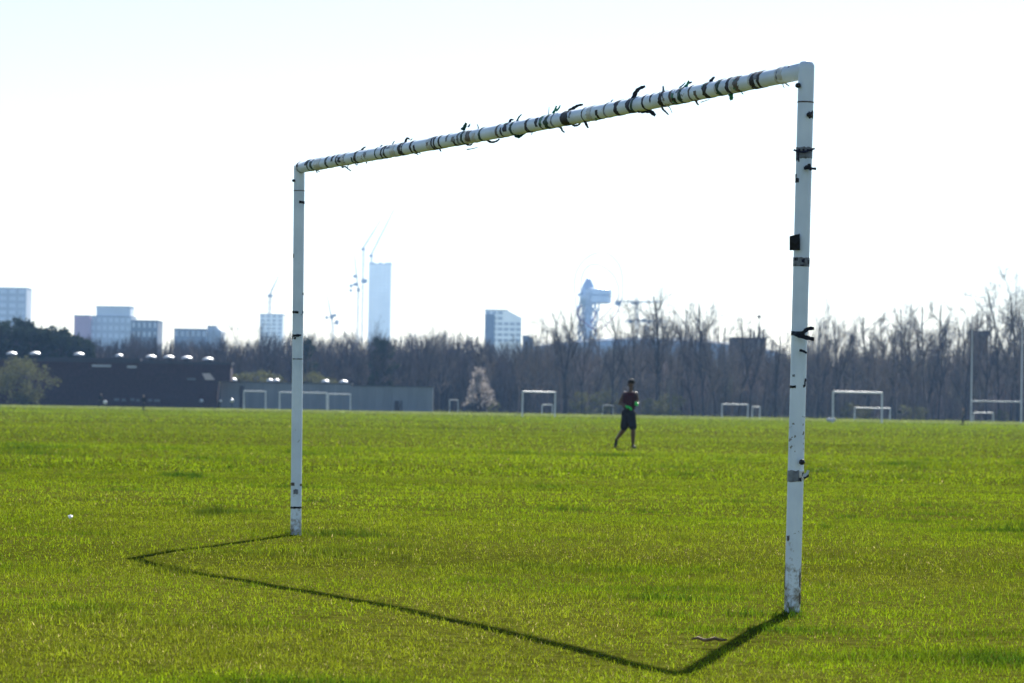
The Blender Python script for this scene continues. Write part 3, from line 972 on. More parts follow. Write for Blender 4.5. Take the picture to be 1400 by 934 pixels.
# single trees that stand out
solo = [(772, 458, 418, 1, 'tall bare tree with a spreading fork behind the goal by the running person', .9),
        (897, 452, 396, 1, 'tall forked bare tree standing behind the running person', .8),
        (962, 455, 388, 0, 'tallest bare tree with a dark trunk beside the stadium roof', .8),
        (1392, 470, 384, 5, 'tall forked bare tree rising above the rugby goal', .9),
        (222, 455, 436, 2, 'thin bare tree between the low flats and the dark pavilion', .6),
        (1268, 470, 398, 6, 'tall bare tree with pale bark beside the brick water tower', .9),
        (1118, 462, 422, 4, 'bare tree standing behind the white goal with a bag at its post', .8)]
for px, d, top, k, lb, wd in solo:
    c = copy_thing(protos[k], (X(px, d), d, gzs(X(px, d), d)), rt.uniform(0, 6), 1, lb)
    s = (Z(top, d, px) - gzs(X(px, d), d)) / 14.2
    c.scale = (s * wd, s * wd, s)
    if 'group' in c: del c['group']
px = -50.0; i = 0
while px < 1460:
    d = [448, 466, 482, 500, 455, 474, 490][i % 7] + rt.uniform(-4, 4)
    if px < 600: d += 16
    top = np.interp(px, TOPX, TOPY) + rt.uniform(0, 34) ** 1.02 + (0 if d > 465 else 8)
    k = (i * 3 + rt.randint(0, 1)) % 8
    if px > 700 and i % 2: k = 3 if i % 4 == 1 else 6
    place(protos[k], px, d, top, 14.2, rt.uniform(0, 6.28), wide=rt.uniform(.6, 1.0), label=kinds[k][1].replace('in the belt behind the field', spot(px)))
    px += rt.uniform(7, 13.5) if px < 840 else rt.uniform(6, 10); i += 1

# the mass of the wood behind: stems and brushwood nobody could count
def wood():
    r_ = np.random.default_rng(3)
    n = 190000
    px = r_.random(n) * 1640 - 120
    d = 500 + 50 * r_.random(n)
    ground = .05
    topy = np.interp(px, [-120, 0, 60, 100, 300, 400, 560, 620, 700, 780, 860, 1000, 1100, 1250, 1400, 1520], [452, 448, 456, 464, 466, 460, 460, 452, 468, 472, 478, 482, 484, 480, 482, 482])
    topy = topy + (vnoise(px * .05, px * 0 + 3) - .5) * 12 + (vnoise(px * .3, px * 0 + 9) - .5) * 8
    x = (px - 700) / FPX * d
    hor = 545 + .0172 * px
    H = (hor - topy) / FPX * d + EYE
    H = H * (.66 + .36 * r_.random(n))
    z0 = ground + H * r_.random(n) ** 1.15 * .97
    L = np.minimum(.8 + 2.4 * r_.random(n), np.maximum(H * 1.06 - z0, .5))
    w = .025 + .055 * r_.random(n) ** 2
    ln = r_.normal(size=(n, 2)) * .32
    az = r_.normal(size=n) * .6
    P = np.stack([x, d, z0], 1)
    tip = P + np.stack([ln[:, 0] * L, ln[:, 1] * L, L], 1)
    sd = np.stack([np.cos(az), np.sin(az), 0 * az], 1) * w[:, None]
    V = np.stack([P - sd, P + sd, tip], 1).reshape(-1, 3)
    k = np.clip((px - 640) / 160, 0, 1)[:, None]
    patch = vnoise(px * .035 + 5, z0 * .25)[:, None]
    col = np.array([.046, .040, .048]) * (1 - k) + (np.array([.150, .122, .130]) * (1 - patch) + np.array([.120, .118, .092]) * patch) * k
    col = col * (.55 + .9 * r_.random((n, 1))) * (.7 + .6 * vnoise(px * .12, z0 * .5 + 40)[:, None])
    return fast_mesh('woodland', V, np.arange(len(V)).reshape(-1, 3), np.repeat(col, 3, 0))


wd = link('woodland', wood(), M['brush'])
tag(wd, 'dense dark mass of leafless winter woodland behind the bare trees', 'woodland', kind='stuff')

# evergreens, shrubs and the blossom tree
ev = leafy('evergreen_tree', 'tree', 3, 11, 6.5, 'dark evergreen tree behind the pavilion roof', 'dark evergreens behind the buildings', 'evergreen', 7500, .34, lobes=60, low=.15)
for px, d, top, w_ in ((12, 462, 446, 1.0), (30, 468, 436, .8), (52, 464, 449, 1.0), (72, 470, 447, .9), (88, 466, 456, .9), (-10, 466, 440, 1.1), (110, 470, 462, .9), (415, 474, 462, .6), (520, 476, 463, .7)):
    place(ev, px, d, top, 11, rt.uniform(0, 6), wide=w_, label='dark evergreen tree ' + spot(px))
# pale budding shrub by the pavilion
sh = leafy('budding_shrub', 'shrub', 21, 5.6, 7.5, 'large grey green budding shrub in front of the dark pavilion', None, 'shrub', 5200, .17, lobes=70)
place(sh, 33, 412, 491, 5.6)
bl = leafy('blossom_tree', 'tree', 33, 5.6, 4.4, 'small tree covered in pale pink blossom by the grey wall', None, 'blossom', 3300, .14, conical=True, lobes=60, low=.08)
place(bl, 656, 436, 503, 5.6)
shrub_lab = 'low leafy green shrub at the foot of the bare trees'
sg = leafy('leafy_shrub', 'shrub', 41, 3.0, 3.6, shrub_lab, 'green shrubs under the tree belt', 'shrub', 1300, .15, lobes=34)
for px, d, top in ((800, 452, 538), (828, 454, 535), (886, 446, 545), (902, 446, 547), (918, 447, 540), (1165, 450, 552), (1185, 448, 556), (1238, 446, 555), (1258, 449, 557), (1370, 450, 561), (676, 448, 549)):
    place(sg, px, d, top, 3.0, rt.uniform(0, 6), wide=rt.uniform(.9, 1.4), label='low leafy green shrub ' + spot(px))
sb = leafy('green_shrub', 'shrub', 47, 5.0, 4.5, 'tall dull green shrub rising behind the grey building', 'shrubs behind the grey building', 'shrub', 2200, .18, lobes=40)
for px, d, top, w_ in ((330, 444, 509, 1.0), (352, 446, 506, 1.2), (372, 445, 512, 1.1), (424, 444, 508, .9), (440, 446, 514, 1.2), (314, 447, 512, .8)):
    place(sb, px, d, top, 5.0, rt.uniform(0, 6), wide=w_)

# ------------------------------------------------------------------ pavilions
def pt(px, py, d):
    return at(px, py, d)


DP = 430.0
pav = thing('dark_pavilion', 'long dark brick sports pavilion with silver domed roof vents', 'building', (X(150, DP), DP, gzs(0, DP)))
po = pav.location
zt = Z(494, DP, 60); zg = gzs(0, DP) - .1
xl = X(-60, DP); xr = X(297, DP, 540); xo = X(315.5, DP, 510)
zo = Z(521, DP, 305)
zr = Z(499.5, DP, 305)
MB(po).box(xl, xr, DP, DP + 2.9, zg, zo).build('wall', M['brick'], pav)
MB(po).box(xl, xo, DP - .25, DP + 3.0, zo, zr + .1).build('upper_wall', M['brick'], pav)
MB(po).box(xl - .1, xo + .12, DP - .4, DP + 3.2, zr + .1, zr + .42).build('roof', M['fascia'], pav)
MB(po).box(X(58, DP), X(190, DP), DP + .6, DP + 2.6, zr + .42, zr + .72).build('roof_curb', M['fascia'], pav)
nrib = 60
for px0, px1, py in ((125, 151, 500), (173, 186, 501.5)):
    MB(po).box(X(px0, DP), X(px1, DP), DP - .31, DP - .245, Z(py + 1.6, DP, px0), Z(py - 1.6, DP, px0)).build('window', M['glintglass'], pav)
MB(po).box(X(255, DP), X(267, DP), DP - .31, DP - .245, Z(519.8, DP, 260), Z(517, DP, 260)).build('window', M['conc_dark'], pav)
q = [pt(276, 510.5, DP - .3), pt(287, 510.5, DP - .3), pt(294, 519.5, DP - .3), pt(281, 519.5, DP - .3)]
MB(po).add(q + [p + Vector((0, .06, 0)) for p in q], [(3, 2, 1, 0), (4, 5, 6, 7), (0, 1, 5, 4), (1, 2, 6, 5), (2, 3, 7, 6), (3, 0, 4, 7)]).build('slanted_panel', mat('sunlit_pink_panel', (.62, .52, .50), .5, var=.1), pav)  # pale pinkish colour stands in for sunlight reflecting at this spot
for a, b, py in ((156, 163, 546), (166, 172, 546.5), (178, 184, 546), (186, 191, 547), (202, 208, 547), (210, 219, 547.5)):
    MB(po).box(X(a, DP), X(b, DP), DP - .06, DP + .01, Z(py + 2, DP, a), Z(py - 1.4, DP, a)).build('wall_marking', M['conc_dark'], pav)


def vent(mb_o, parent, x, y, z, w, stem):
    v = MB(mb_o).lathe((x, y, z), [(w * .28, 0), (w * .28, stem)], 14).build('vent', M['fascia'], parent, False)
    MB(mb_o).lathe((x, y, z + stem), [(w * .5, -.08), (w * .52, 0), (w * .47, .10), (w * .36, .21), (w * .18, .29), (w * .03, .31)], 18).build('dome', M['silver'], v, True)


for px, py in ((16, 482), (48, 482), (108, 483), (163, 485), (206.5, 486.3), (231, 487), (255.5, 488), (284.5, 489.7)):
    d = DP + 1.6
    vent(po, pav, X(px, d, 490), d, zr + .42, 1.5 if px != 163 else 1.1, max(Z(py + 2, d, px) - zr - .42, .2))

DG = 434.0
gb = thing('grey_building', 'low grey clad building joined to the dark pavilion', 'building', (X(445, DG), DG, gzs(0, DG)))
go_ = gb.location
x0 = xr + .05; x1 = X(592, DG, 545); xm = X(480, DG, 540)
za = Z(523.5, DG, 330); zb = Z(530, DG, 585)
ncl = 26
seams = np.linspace(x0, x1, ncl + 1)
for k in range(ncl):
    top = za if seams[k] < xm else zb
    MB(go_).box(seams[k] + .012, seams[k + 1] - .012, DG + .02 * (k % 2), DG + 2.4, zg, top).build('cladding_panel', M['greywall'], gb)
MB(go_).box(x0, xm + .1, DG - .15, DG + 2.6, za, za + .18).build('roof', M['roof'], gb)
MB(go_).box(xm + .12, x1 + .1, DG - .15, DG + 2.6, zb, zb + .16).build('roof', M['roof'], gb)
MB(go_).box(X(327, DG), X(333, DG), DG - .05, DG + .3, zg, Z(527, DG, 330)).build('door', M['fascia'], gb)
for a, b in ((539, 546), (548, 550)):
    MB(go_).box(X(a, DG), X(b, DG), DG - .05, DG + .3, zg, Z(548, DG, 545)).build('door', M['fascia'], gb)
for px, py, w in ((319, 523, 1.0), (369, 523, .9), (378, 523, .9), (445, 525, 1.1), (470, 525.5, 1.2)):
    vent(go_, gb, X(px, DG + 1.3, 525), DG + 1.3, za + .18, w, .16)

# round white bollards in front of the buildings
for px, py, r_ in ((275.5, 548, .26), (301.5, 548.3, .19), (317, 548, .28)):
    d = 426.0
    p = at(px, py, d); g = gzs(p.x, d)
    b = thing('bollard', 'round silver topped bollard on the pavilion edge of the field', 'bollard', (p.x, d, g), 'silver topped bollards by the pavilion')
    bo = b.location
    MB(bo).lathe((p.x, d, g), [(.07, -.05), (.07, p.z - g - r_ * .8)], 10).build('pole', M['fascia'], b)
    MB(bo).lathe(p, [(r_ * math.sin(k * math.pi / 8) + .004, -r_ * math.cos(k * math.pi / 8)) for k in range(9)], 14).build('globe', M['silver'], b, True)

# ------------------------------------------------------------------ far goals
def far_goal(name, label, a, b, pyt, pyb, d0, d1, r_, group=None, net=False):
    p0 = Vector((X(a, d0, pyb), d0, 0)); p1 = Vector((X(b, d1, pyb), d1, 0))
    p0.z = gzs(p0.x, d0); p1.z = gzs(p1.x, d1)
    h = Z(pyt, (d0 + d1) / 2, (a + b) / 2) - (p0.z + p1.z) / 2
    g = thing(name, label, 'goal', (p0 + p1) / 2, group)
    o_ = g.location
    t0 = p0 + Vector((0, 0, h)); t1 = p1 + Vector((0, 0, h))
    for p, t in ((p0, t0), (p1, t1)):
        MB(o_).tube([p - Vector((0, 0, .1)), t + Vector((0, 0, r_))], r_, 8).build('post', M['far_white'], g)
    MB(o_).tube([t0, t1], r_, 8).build('crossbar', M['far_white'], g)
    if net:
        bk = Vector((0, 1.4, 0))
        for p, t in ((p0, t0), (p1, t1)):
            MB(o_).tube([t, p + bk], r_ * .6, 6).build('stay', M['far_white'], g)
    return g


far_goal('football_goal', 'full size white goal standing beside the running person', 714, 758.5, 536, 569, 303, 308.5, .075)
far_goal('small_goal', 'small white goal seen inside the full size goal', 741, 755, 553.5, 567, 400, 400, .06, net=True)
far_goal('football_goal', 'full size white goal with a pale bag at its post', 1138.5, 1205.5, 536.5, 573, 282, 286, .085)
far_goal('small_goal', 'small white goal in front of the grey building door', 333, 363, 535, 554, 418, 418, .085, net=True)
far_goal('small_goal', 'wide white goal in front of the grey building', 382, 446.5, 537, 555.5, 418, 418, .085, net=True)
far_goal('small_goal', 'white goal in front of the grey building beside the wide one', 448.5, 479, 539, 556, 419, 419, .075, net=True)
far_goal('small_goal', 'tiny white goal beside the blossom tree', 614.5, 626, 547, 559, 424, 424, .05, net=True)
far_goal('small_goal', 'faint low white goal beyond the running person', 824, 838, 554, 563, 430, 430, .03, net=True)
far_goal('small_goal', 'broad pale goal at the foot of the belt, beside a narrow one', 987, 1022.5, 553, 567.5, 420, 420, .07, net=True)
far_goal('small_goal', 'narrow pale goal beside the broad pale one', 1028.5, 1039, 556.5, 567.5, 422, 422, .06, net=True)
far_goal('small_goal', 'low white goal partly behind the goal with the bag', 1168.5, 1217, 558, 572, 410, 410, .07, net=True)
far_goal('small_goal', 'low pale goal under the rugby crossbar', 1331, 1358, 564.5, 575, 432, 432, .06, net=True)

d = 400.0
xa, xb = X(1327.5, d, 577), X(1396, d, 577)
rg = thing('rugby_goal', 'tall white rugby goal with two uprights and a crossbar', 'goal', ((xa + xb) / 2, d, gzs(xa, d)))
for x_, pz in ((xa, 452), (xb, 448)):
    MB(rg.location).tube([(x_, d, gzs(xa, d) - .2), (x_, d, Z(505, d, 1360)), (x_, d, Z(pz, d, 1360))], [.10, .085, .055], 10).build('upright', M['far_white'], rg)
MB(rg.location).tube([(xa, d, Z(549, d, 1360)), (xb, d, Z(549, d, 1360))], .075, 10).build('crossbar', M['far_white'], rg)

# bag at the post
d = 300.0
p = Vector((X(1134, d, 568), d, 0)); p.z = gzs(p.x, d)
bag = MB()
x0, x1 = X(1130, d, 568), X(1143, d, 568)
vs = []
nseg = 9
prof = []
for k in range(nseg + 1):
    s = k / nseg
    rr = .20 * (1 - .55 * abs(2 * s - 1) ** 3)
    prof.append((x0 + (x1 - x0) * s, rr))
bag.tube([(x, d, p.z + .19 + .02 * math.sin(i)) for i, (x, r_) in enumerate(prof)], [r_ for x, r_ in prof], 12)
bagr = thing('kit_bag', 'pale kit bag lying at the foot of a far goalpost', 'bag', p)
b2 = MB(p); b2.v = [tuple(Vector(v) - p) for v in bag.v]; b2.f = bag.f
b2.build('bag_body', mat('pale_canvas', (.55, .57, .58), .7), bagr, True)
MB(p).tube([(x0 + .3, d - .05, p.z + .36), (x0 + .38, d - .05, p.z + .5), (x0 + .55, d - .05, p.z + .5), (x0 + .62, d - .05, p.z + .36)], .02, 6).build('handle', M['greenbag'], bagr)

# ------------------------------------------------------------------ people
def ball_tube(mb, p, q, r0, r1, n=12):
    """tapered limb with rounded ends"""
    p = Vector(p); q = Vector(q); d = q - p
    L = max(d.length, 1e-4); d = d / L
    pts = []; rr = []
    for k in (0, .35, .7):
        pts.append(p - d * r0 * math.cos(k * math.pi / 2)); rr.append(max(r0 * math.sin(k * math.pi / 2), r0 * .12))
    pts.append(p); rr.append(r0); pts.append(q); rr.append(r1)
    for k in (.7, .35, 0):
        pts.append(q + d * r1 * math.cos(k * math.pi / 2)); rr.append(max(r1 * math.sin(k * math.pi / 2), r1 * .12))
    mb.tube(pts, rr, n)


def fused(name, prims, voxel, mats, parent, smooth=6):
    """one continuous skin over tapered limbs; each face takes the material of the limb it lies on"""
    mb = MB()
    for p, q, r0, r1, *_ in prims: ball_tube(mb, p, q, r0, r1)
    me = bpy.data.meshes.new(name); me.from_pydata(mb.v, [], mb.f); me.update()
    tmp = bpy.data.objects.new('tmp', me); COL.objects.link(tmp)
    md = tmp.modifiers.new('r', 'REMESH'); md.mode = 'VOXEL'; md.voxel_size = voxel
    ms = tmp.modifiers.new('s', 'SMOOTH'); ms.iterations = smooth; ms.factor = .5
    dg = bpy.context.evaluated_depsgraph_get()
    out = bpy.data.meshes.new_from_object(tmp.evaluated_get(dg))
    bpy.data.objects.remove(tmp)
    out.name = name
    n = len(out.polygons)
    cen = np.zeros(n * 3); out.polygons.foreach_get('center', cen); cen = cen.reshape(-1, 3)
    best = np.full(n, 1e9); idx = np.zeros(n, int)
    for p, q, r0, r1, k in prims:
        p = np.array(p); q = np.array(q); d = q - p; L2 = max(d @ d, 1e-9)
        t = np.clip(((cen - p) @ d) / L2, 0, 1)
        dist = np.linalg.norm(cen - (p + t[:, None] * d), axis=1) - (r0 + (r1 - r0) * t)
        m_ = dist < best; best[m_] = dist[m_]; idx[m_] = k
    out.materials.clear()
    o = link(name, out, mats, parent)
    out.polygons.foreach_set('material_index', idx.astype(np.int32))
    out.polygons.foreach_set('use_smooth', [True] * n)
    return o


def hand(prims, wrist, dirv, palm_n, k, s=1.0, curl=.9):
    """palm, four unequal bent fingers and a thumb at the side"""
    w = Vector(wrist); d = Vector(dirv).normalized(); nrm = Vector(palm_n).normalized(); sd = d.cross(nrm).normalized()
    for off in (-.025, 0, .025):
        prims.append((w + sd * off * s * .5, w + d * .075 * s + sd * off * s, .020 * s, .016 * s, k))
    for i, (off, L) in enumerate(((-.034, .062), (-.012, .075), (.012, .070), (.033, .055))):
        a = w + d * .085 * s + sd * off * s
        b = a + (d * math.cos(curl * .5) + nrm * math.sin(curl * .5)) * L * .5 * s
        c = b + (d * math.cos(curl * 1.7) + nrm * math.sin(curl * 1.7)) * L * .55 * s
        prims.append((a, b, .0105 * s, .0095 * s, k)); prims.append((b, c, .0095 * s, .008 * s, k))
    a = w + d * .03 * s - sd * .032 * s
    b = a + (d * .5 - sd * .5 + nrm * .45).normalized() * .04 * s
    prims.append((a, b, .013 * s, .011 * s, k)); prims.append((b, b + (d * .8 + nrm * .5).normalized() * .03 * s, .011 * s, .009 * s, k))


def head(prims, neck, top, face, k):
    """skull, jaw, nose, ears; face is the direction looked towards"""
    n = Vector(neck); t = Vector(top); up = (t - n).normalized(); f = Vector(face); f = (f - up * f.dot(up)).normalized(); s = up.cross(f)
    H = (t - n).length
    c = n + up * H * .62
    prims += [(c - f * .018 + up * .012, c + f * .012 + up * .015, .083, .078, k),
              (c + f * .025 - up * .065, c + f * .045 - up * .085, .052, .038, k),
              (c + f * .082 + up * .012, c + f * .100 - up * .022, .010, .014, k),
              (c + f * .075 - up * .062 - s * .016, c + f * .075 - up * .062 + s * .016, .013, .013, k),
              (c + f * .070 + up * .030 - s * .045, c + f * .070 + up * .030 + s * .045, .013, .013, k)]
    for sg in (-1, 1):
        prims.append((c + s * sg * .080 - up * .018 - f * .01, c + s * sg * .084 + up * .018 - f * .014, .012, .016, k))
    prims.append((n - up * .06, c - up * .05, .056, .054, k))
    return c, up, f, s


def px_body(px0, pyf, scale):
    return lambda px, py, y=0.0: Vector(((px - px0) * scale, y, (pyf - py) * scale))


# the runner, in front, facing the camera and turned a little to the right
D = 81.6
x0 = X(857.5, D, 614)
run = thing('person', 'running person in a dark sleeveless vest, black shorts and neon green gloves', 'person', (x0, D, gzs(x0, D)))
B = px_body(857.5, 614.6, 94 * D / FPX / 94)
sc1 = D / FPX
SK, VE, SHO, GLV = 0, 1, 2, 3
pr = []
face = Vector((.45, -.85, -.08))
c, up, f_, s_ = head(pr, B(860.8, 535), B(862, 521.3), face, SK)
neck = B(860.5, 535)
shL, shR = B(852.8, 539.5, .06), B(867.6, 539.5, -.06)
chest = B(860.2, 545, 0)
waist = B(859, 558, .01); hips = B(858.2, 567, .02)
pr += [(B(860.3, 537, .0), neck, .075, .060, SK),
       (shL * .7 + chest * .3, shR * .7 + chest * .3, .095, .095, VE), (B(855.8, 543, .03), B(856.6, 556, .03), .118, .110, VE), (B(864.4, 543, -.03), B(862.6, 556, -.01), .118, .108, VE),
       (chest + Vector((0, .0, 0)), waist, .125, .118, VE), (B(855.6, 566, .03), B(860.8, 566, .0), .118, .115, VE)]
# arms: elbows bent, hands held in front of the belly and chest side
elL, elR = B(846.8, 552.5, .10), B(871.4, 551.0, .03)
wrL, wrR = B(855.4, 556.8, -.17), B(869.8, 553.8, -.24)
for sh_, el, wr in ((shL, elL, wrL), (shR, elR, wrR)):
    pr += [(sh_, sh_ * .45 + el * .55, .064, .056, SK), (sh_ * .45 + el * .55, el, .056, .043, SK), (el, el * .6 + wr * .4, .046, .044, SK), (el * .6 + wr * .4, wr, .043, .030, SK)]
hand(pr, wrL, (wrL - elL) * .6 + Vector((.10, -.04, 0)), (.2, -.2, -.9), GLV, 1.28, 1.0)
hand(pr, wrR, Vector((.0, -.18, .02)), (-.9, -.1, -.3), GLV, 1.28, 1.0)
# legs: image-right leg planted, the other pushing off behind with the toes still on the turf
hL, hR = B(855.2, 569, .03), B(862.4, 569, .0)
knL, knR = B(852.4, 588.5, .06), B(864.9, 588.0, -.10)
anL, anR = B(843.8, 601.3, .38), B(865.2, 609.3, .02)
for h_, k_, a_ in ((hL, knL, anL), (hR, knR, anR)):
    calf = k_ * .68 + a_ * .32
    pr += [(h_, k_, .096, .062, SK), (k_, calf, .060, .066, SK), (calf, a_, .064, .038, SK)]
pr += [(anR + Vector((0, .035, -.03)), anR + Vector((.035, -.10, -.055)), .042, .042, SHO), (anR + Vector((.035, -.10, -.058)), anR + Vector((.055, -.19, -.066)), .044, .034, SHO),
       (anL + Vector((-.005, .05, -.01)), anL + Vector((-.02, .03, -.13)), .043, .044, SHO), (anL + Vector((-.02, .03, -.13)), anL + Vector((-.04, -.03, -.205)), .044, .036, SHO)]
fused('body', pr, .0125, [M['skin'], M['vest'], M['shoe'], M['glove']], run, 5)
# hair: cropped cap with a little height
hp = [(c - f_ * .022 + up * .044, c + f_ * .022 + up * .062, .094, .080, 0), (c - f_ * .050 + up * .0, c - f_ * .035 + up * .05, .078, .084, 0), (c + up * .090 - f_ * .02, c + up * .094 + f_ * .03, .062, .056, 0)]
fused('hair', hp, .012, [M['hair']], run, 3)
# loose shorts hanging from the waist to just above the knee
shp = []
for h_, k_ in ((hL, knL), (hR, knR)):
    e = h_ * .22 + k_ * .78
    shp.append((h_ + Vector((0, 0, .05)), h_ * .5 + k_ * .5, .118, .112, 0)); shp.append((h_ * .5 + k_ * .5, e, .112, .116, 0))
shp.append((B(855.2, 566, .03), B(861.4, 566, 0), .128, .126, 0))
so = fused('shorts', shp, .014, [M['shorts']], run, 4)


def bystander(label, px, pyf, d, height, mtop, mleg, pose='walk', rz=0.0, name='person'):
    x = X(px, d, pyf)
    o = thing(name, label, 'person', (x, d, gzs(x, d)), rz=rz)
    k = height / 1.78
    V = lambda a, b, c_: Vector((a, b, c_)) * k
    pr = []
    fc = Vector((0, -1, -.1))
    c, up, f_, s_ = head(pr, V(0, 0, 1.50), V(0, -.02, 1.78), fc, 0)
    st = {'walk': .22, 'stand': .04, 'kick': .34}[pose]
    pr += [(V(-.15, 0, 1.40), V(.15, 0, 1.40), .085 * k, .085 * k, 1), (V(-.06, 0, 1.36), V(-.05, 0, 1.02), .13 * k, .12 * k, 1), (V(.06, 0, 1.36), V(.05, 0, 1.02), .13 * k, .12 * k, 1)]
    for sg in (-1, 1):
        el = V(sg * .25, .06 - sg * .08, 1.12); wr = V(sg * .24, -.06 - sg * .16, .92)
        pr += [(V(sg * .19, 0, 1.40), el, .062 * k, .048 * k, 1), (el, wr, .046 * k, .032 * k, 1)]
        hand(pr, wr, (0, -.1, -.3), (-sg, 0, 0), 0, k)
        kn = V(sg * .10, -sg * st * .5 - .04, .50); an = V(sg * .10, -sg * st + .06 * (sg > 0), .09 + (.12 if pose == 'kick' and sg > 0 else 0))
        pr += [(V(sg * .09, 0, .94), kn, .098 * k, .065 * k, 2), (kn, an, .064 * k, .042 * k, 2), (an + V(0, .03, -.03), an + V(0, -.17, -.05), .042 * k, .036 * k, 3)]
    fused('body', pr, .016 * k, [M['skin_light'], M[mtop], M[mleg], M['shoe']], o, 3)
    hp = [(c - f_ * .02 + up * .04, c + f_ * .015 + up * .05, .084 * k, .072 * k, 0), (c - f_ * .045, c - f_ * .03 + up * .05, .07 * k, .075 * k, 0)]
    fused('hair', hp, .02, [M['hair']], o, 2)
    return o


bystander('person in dark clothes playing with a white ball before the pavilion', 138, 558, 378, 1.72, 'dark_top', 'shorts', 'kick', .9)
bystander('person in dark clothes standing alone before the pavilion, without a ball', 196, 562, 292, 1.46, 'dark_top', 'shorts', 'stand', -.4)
bystander('person in a light brown jacket and dark trousers walking near the rugby goal', 1316.5, 582, 268, 1.52, 'khaki_top', 'shorts', 'walk', -1.2)
bystander('person in dark clothes standing beside the low goal behind the goal with the bag', 1230, 573, 405, 1.6, 'dark_top', 'grey_top', 'stand', .6)
# the white ball
d = 376.0
p = at(143.8, 550, d)
rr = .24
bm = MB()
bm.lathe(p, [(rr * math.sin(k * math.pi / 10) + .003, -rr * math.cos(k * math.pi / 10)) for k in range(11)], 16)
tag(bm.build('ball', M['paper'], None, True), 'white ball beside the person before the pavilion', 'ball')

# ------------------------------------------------------------------ skyline
def block(name, label, cat, a, b, pyt, d, depth, mtl, floors=0, bays=0, winm='glass', group=None, frame=.12, top=None, slant=0.0):
    """tower block with real window panes set in its front and near side"""
    x0, x1 = X(a, d), X(b, d); zt = Z(pyt, d, (a + b) / 2)
    o = thing(name, label, cat, ((x0 + x1) / 2, d, .05), group)
    oo = o.location
    if slant:
        zt2 = Z(pyt + slant, d, b); xs = x0 + (x1 - x0) * .62
        MB(oo).prism([(x0, -.5), (x1, -.5), (x1, zt2), (xs, zt), (x0, zt)], d, d + depth).build('wall', M[mtl], o)
    else:
        MB(oo).box(x0, x1, d, d + depth, -.5, zt).build('wall', M[mtl], o)
    MB(oo).box(x0 - .2, x1 + .2 if not slant else x0 + (x1 - x0) * .62, d - .25, d + depth + .2, zt, zt + .5).build('parapet', M['conc_dark'], o)
    if floors:
        fh = zt / floors; bw = (x1 - x0) / bays
        zmin = Z(470, d, 700)
        for i in range(floors):
            z0 = i * fh + fh * .28; z1 = i * fh + fh * .82
            if z1 < zmin: continue
            for j in range(bays):
                xa = x0 + bw * (j + frame); xb = x0 + bw * (j + 1 - frame)
                if slant and xb > x0 + (x1 - x0) * .62 and z1 > zt2: continue
                MB(oo).box(xa, xb, d - .12, d + .1, z0, z1).build('window', M[winm], o)
    return o


block('tower_block', 'pale grey tower block with rows of windows beside the dark evergreens', 'building', -30, 33, 394, 2200, 24, 'conc', 16, 5, 'white_clad', frame=.16)
block('flats', 'pink rendered block of flats left of the pale tiered one', 'building', 99, 120.5, 432, 2050, 24, 'pink_clad')
fl = block('flats', 'pale blue tiered block of flats beside the pink one', 'building', 120.8, 177.5, 433, 2060, 26, 'conc', 11, 7, 'white_clad', frame=.2)
xa, xb = X(129, 2060), X(175.5, 2060); z0 = Z(433, 2060, 150) + .5; z1 = Z(419.5, 2060, 150)
MB(fl.location).box(xa, xb, 2061, 2080, z0, z1).build('upper_storey', M['white_clad'], fl)
MB(fl.location).box(xa - .3, xb + .3, 2060.7, 2080.3, z1, z1 + .5).build('roof', M['conc_dark'], fl)
block('flats', 'dark block of flats with pale windows right of the tiered block', 'building', 177, 213.5, 439, 1700, 24, 'conc_dark', 9, 5, 'white_clad', frame=.28)
block('flats', 'low long grey flats behind the bare trees above the dark pavilion', 'building', 236, 281, 450.5, 1800, 24, 'conc_dark', 8, 6, 'conc', frame=.2)
block('flats', 'pale sloping topped flats at the end of the low grey ones', 'building', 281.5, 300.5, 446.5, 1810, 24, 'conc', slant=6)
block('office_block', 'pale square block with a thin crane above it', 'building', 353, 384.5, 430, 2300, 30, 'towerglass', 22, 4, 'conc', frame=.2)
tw = block('glass_tower', 'very tall slim pale glass tower', 'building', 501, 531.5, 361, 2830, 22, 'towerglass', 42, 5, 'paneglass', frame=.10)
for a, b in ((501, 509), (514, 519), (523, 531.5)):
    MB(tw.location).box(X(a, 2830), X(b, 2830), 2831, 2850, Z(361, 2830, 515) + .5, Z(358.6, 2830, 515)).build('roof_screen', M['towerglass'], tw)
block('office_block', 'broad pale block with a sloping roof edge left of the stadium', 'building', 661, 711, 424.5, 1900, 30, 'towerglass', 18, 6, 'conc', slant=10)
MB(bpy.data.objects['office_block.001'].location).box(X(661, 1900), X(674, 1900), 1896, 1899.9, 0, Z(430, 1900, 668)).build('stair_tower', M['conc_dark'], bpy.data.objects['office_block.001'])
rdo = block('low_roof', 'small dull brown roof beside the broad pale block', 'building', 713, 728, 460, 1500, 12, 'dullbrick', slant=3)


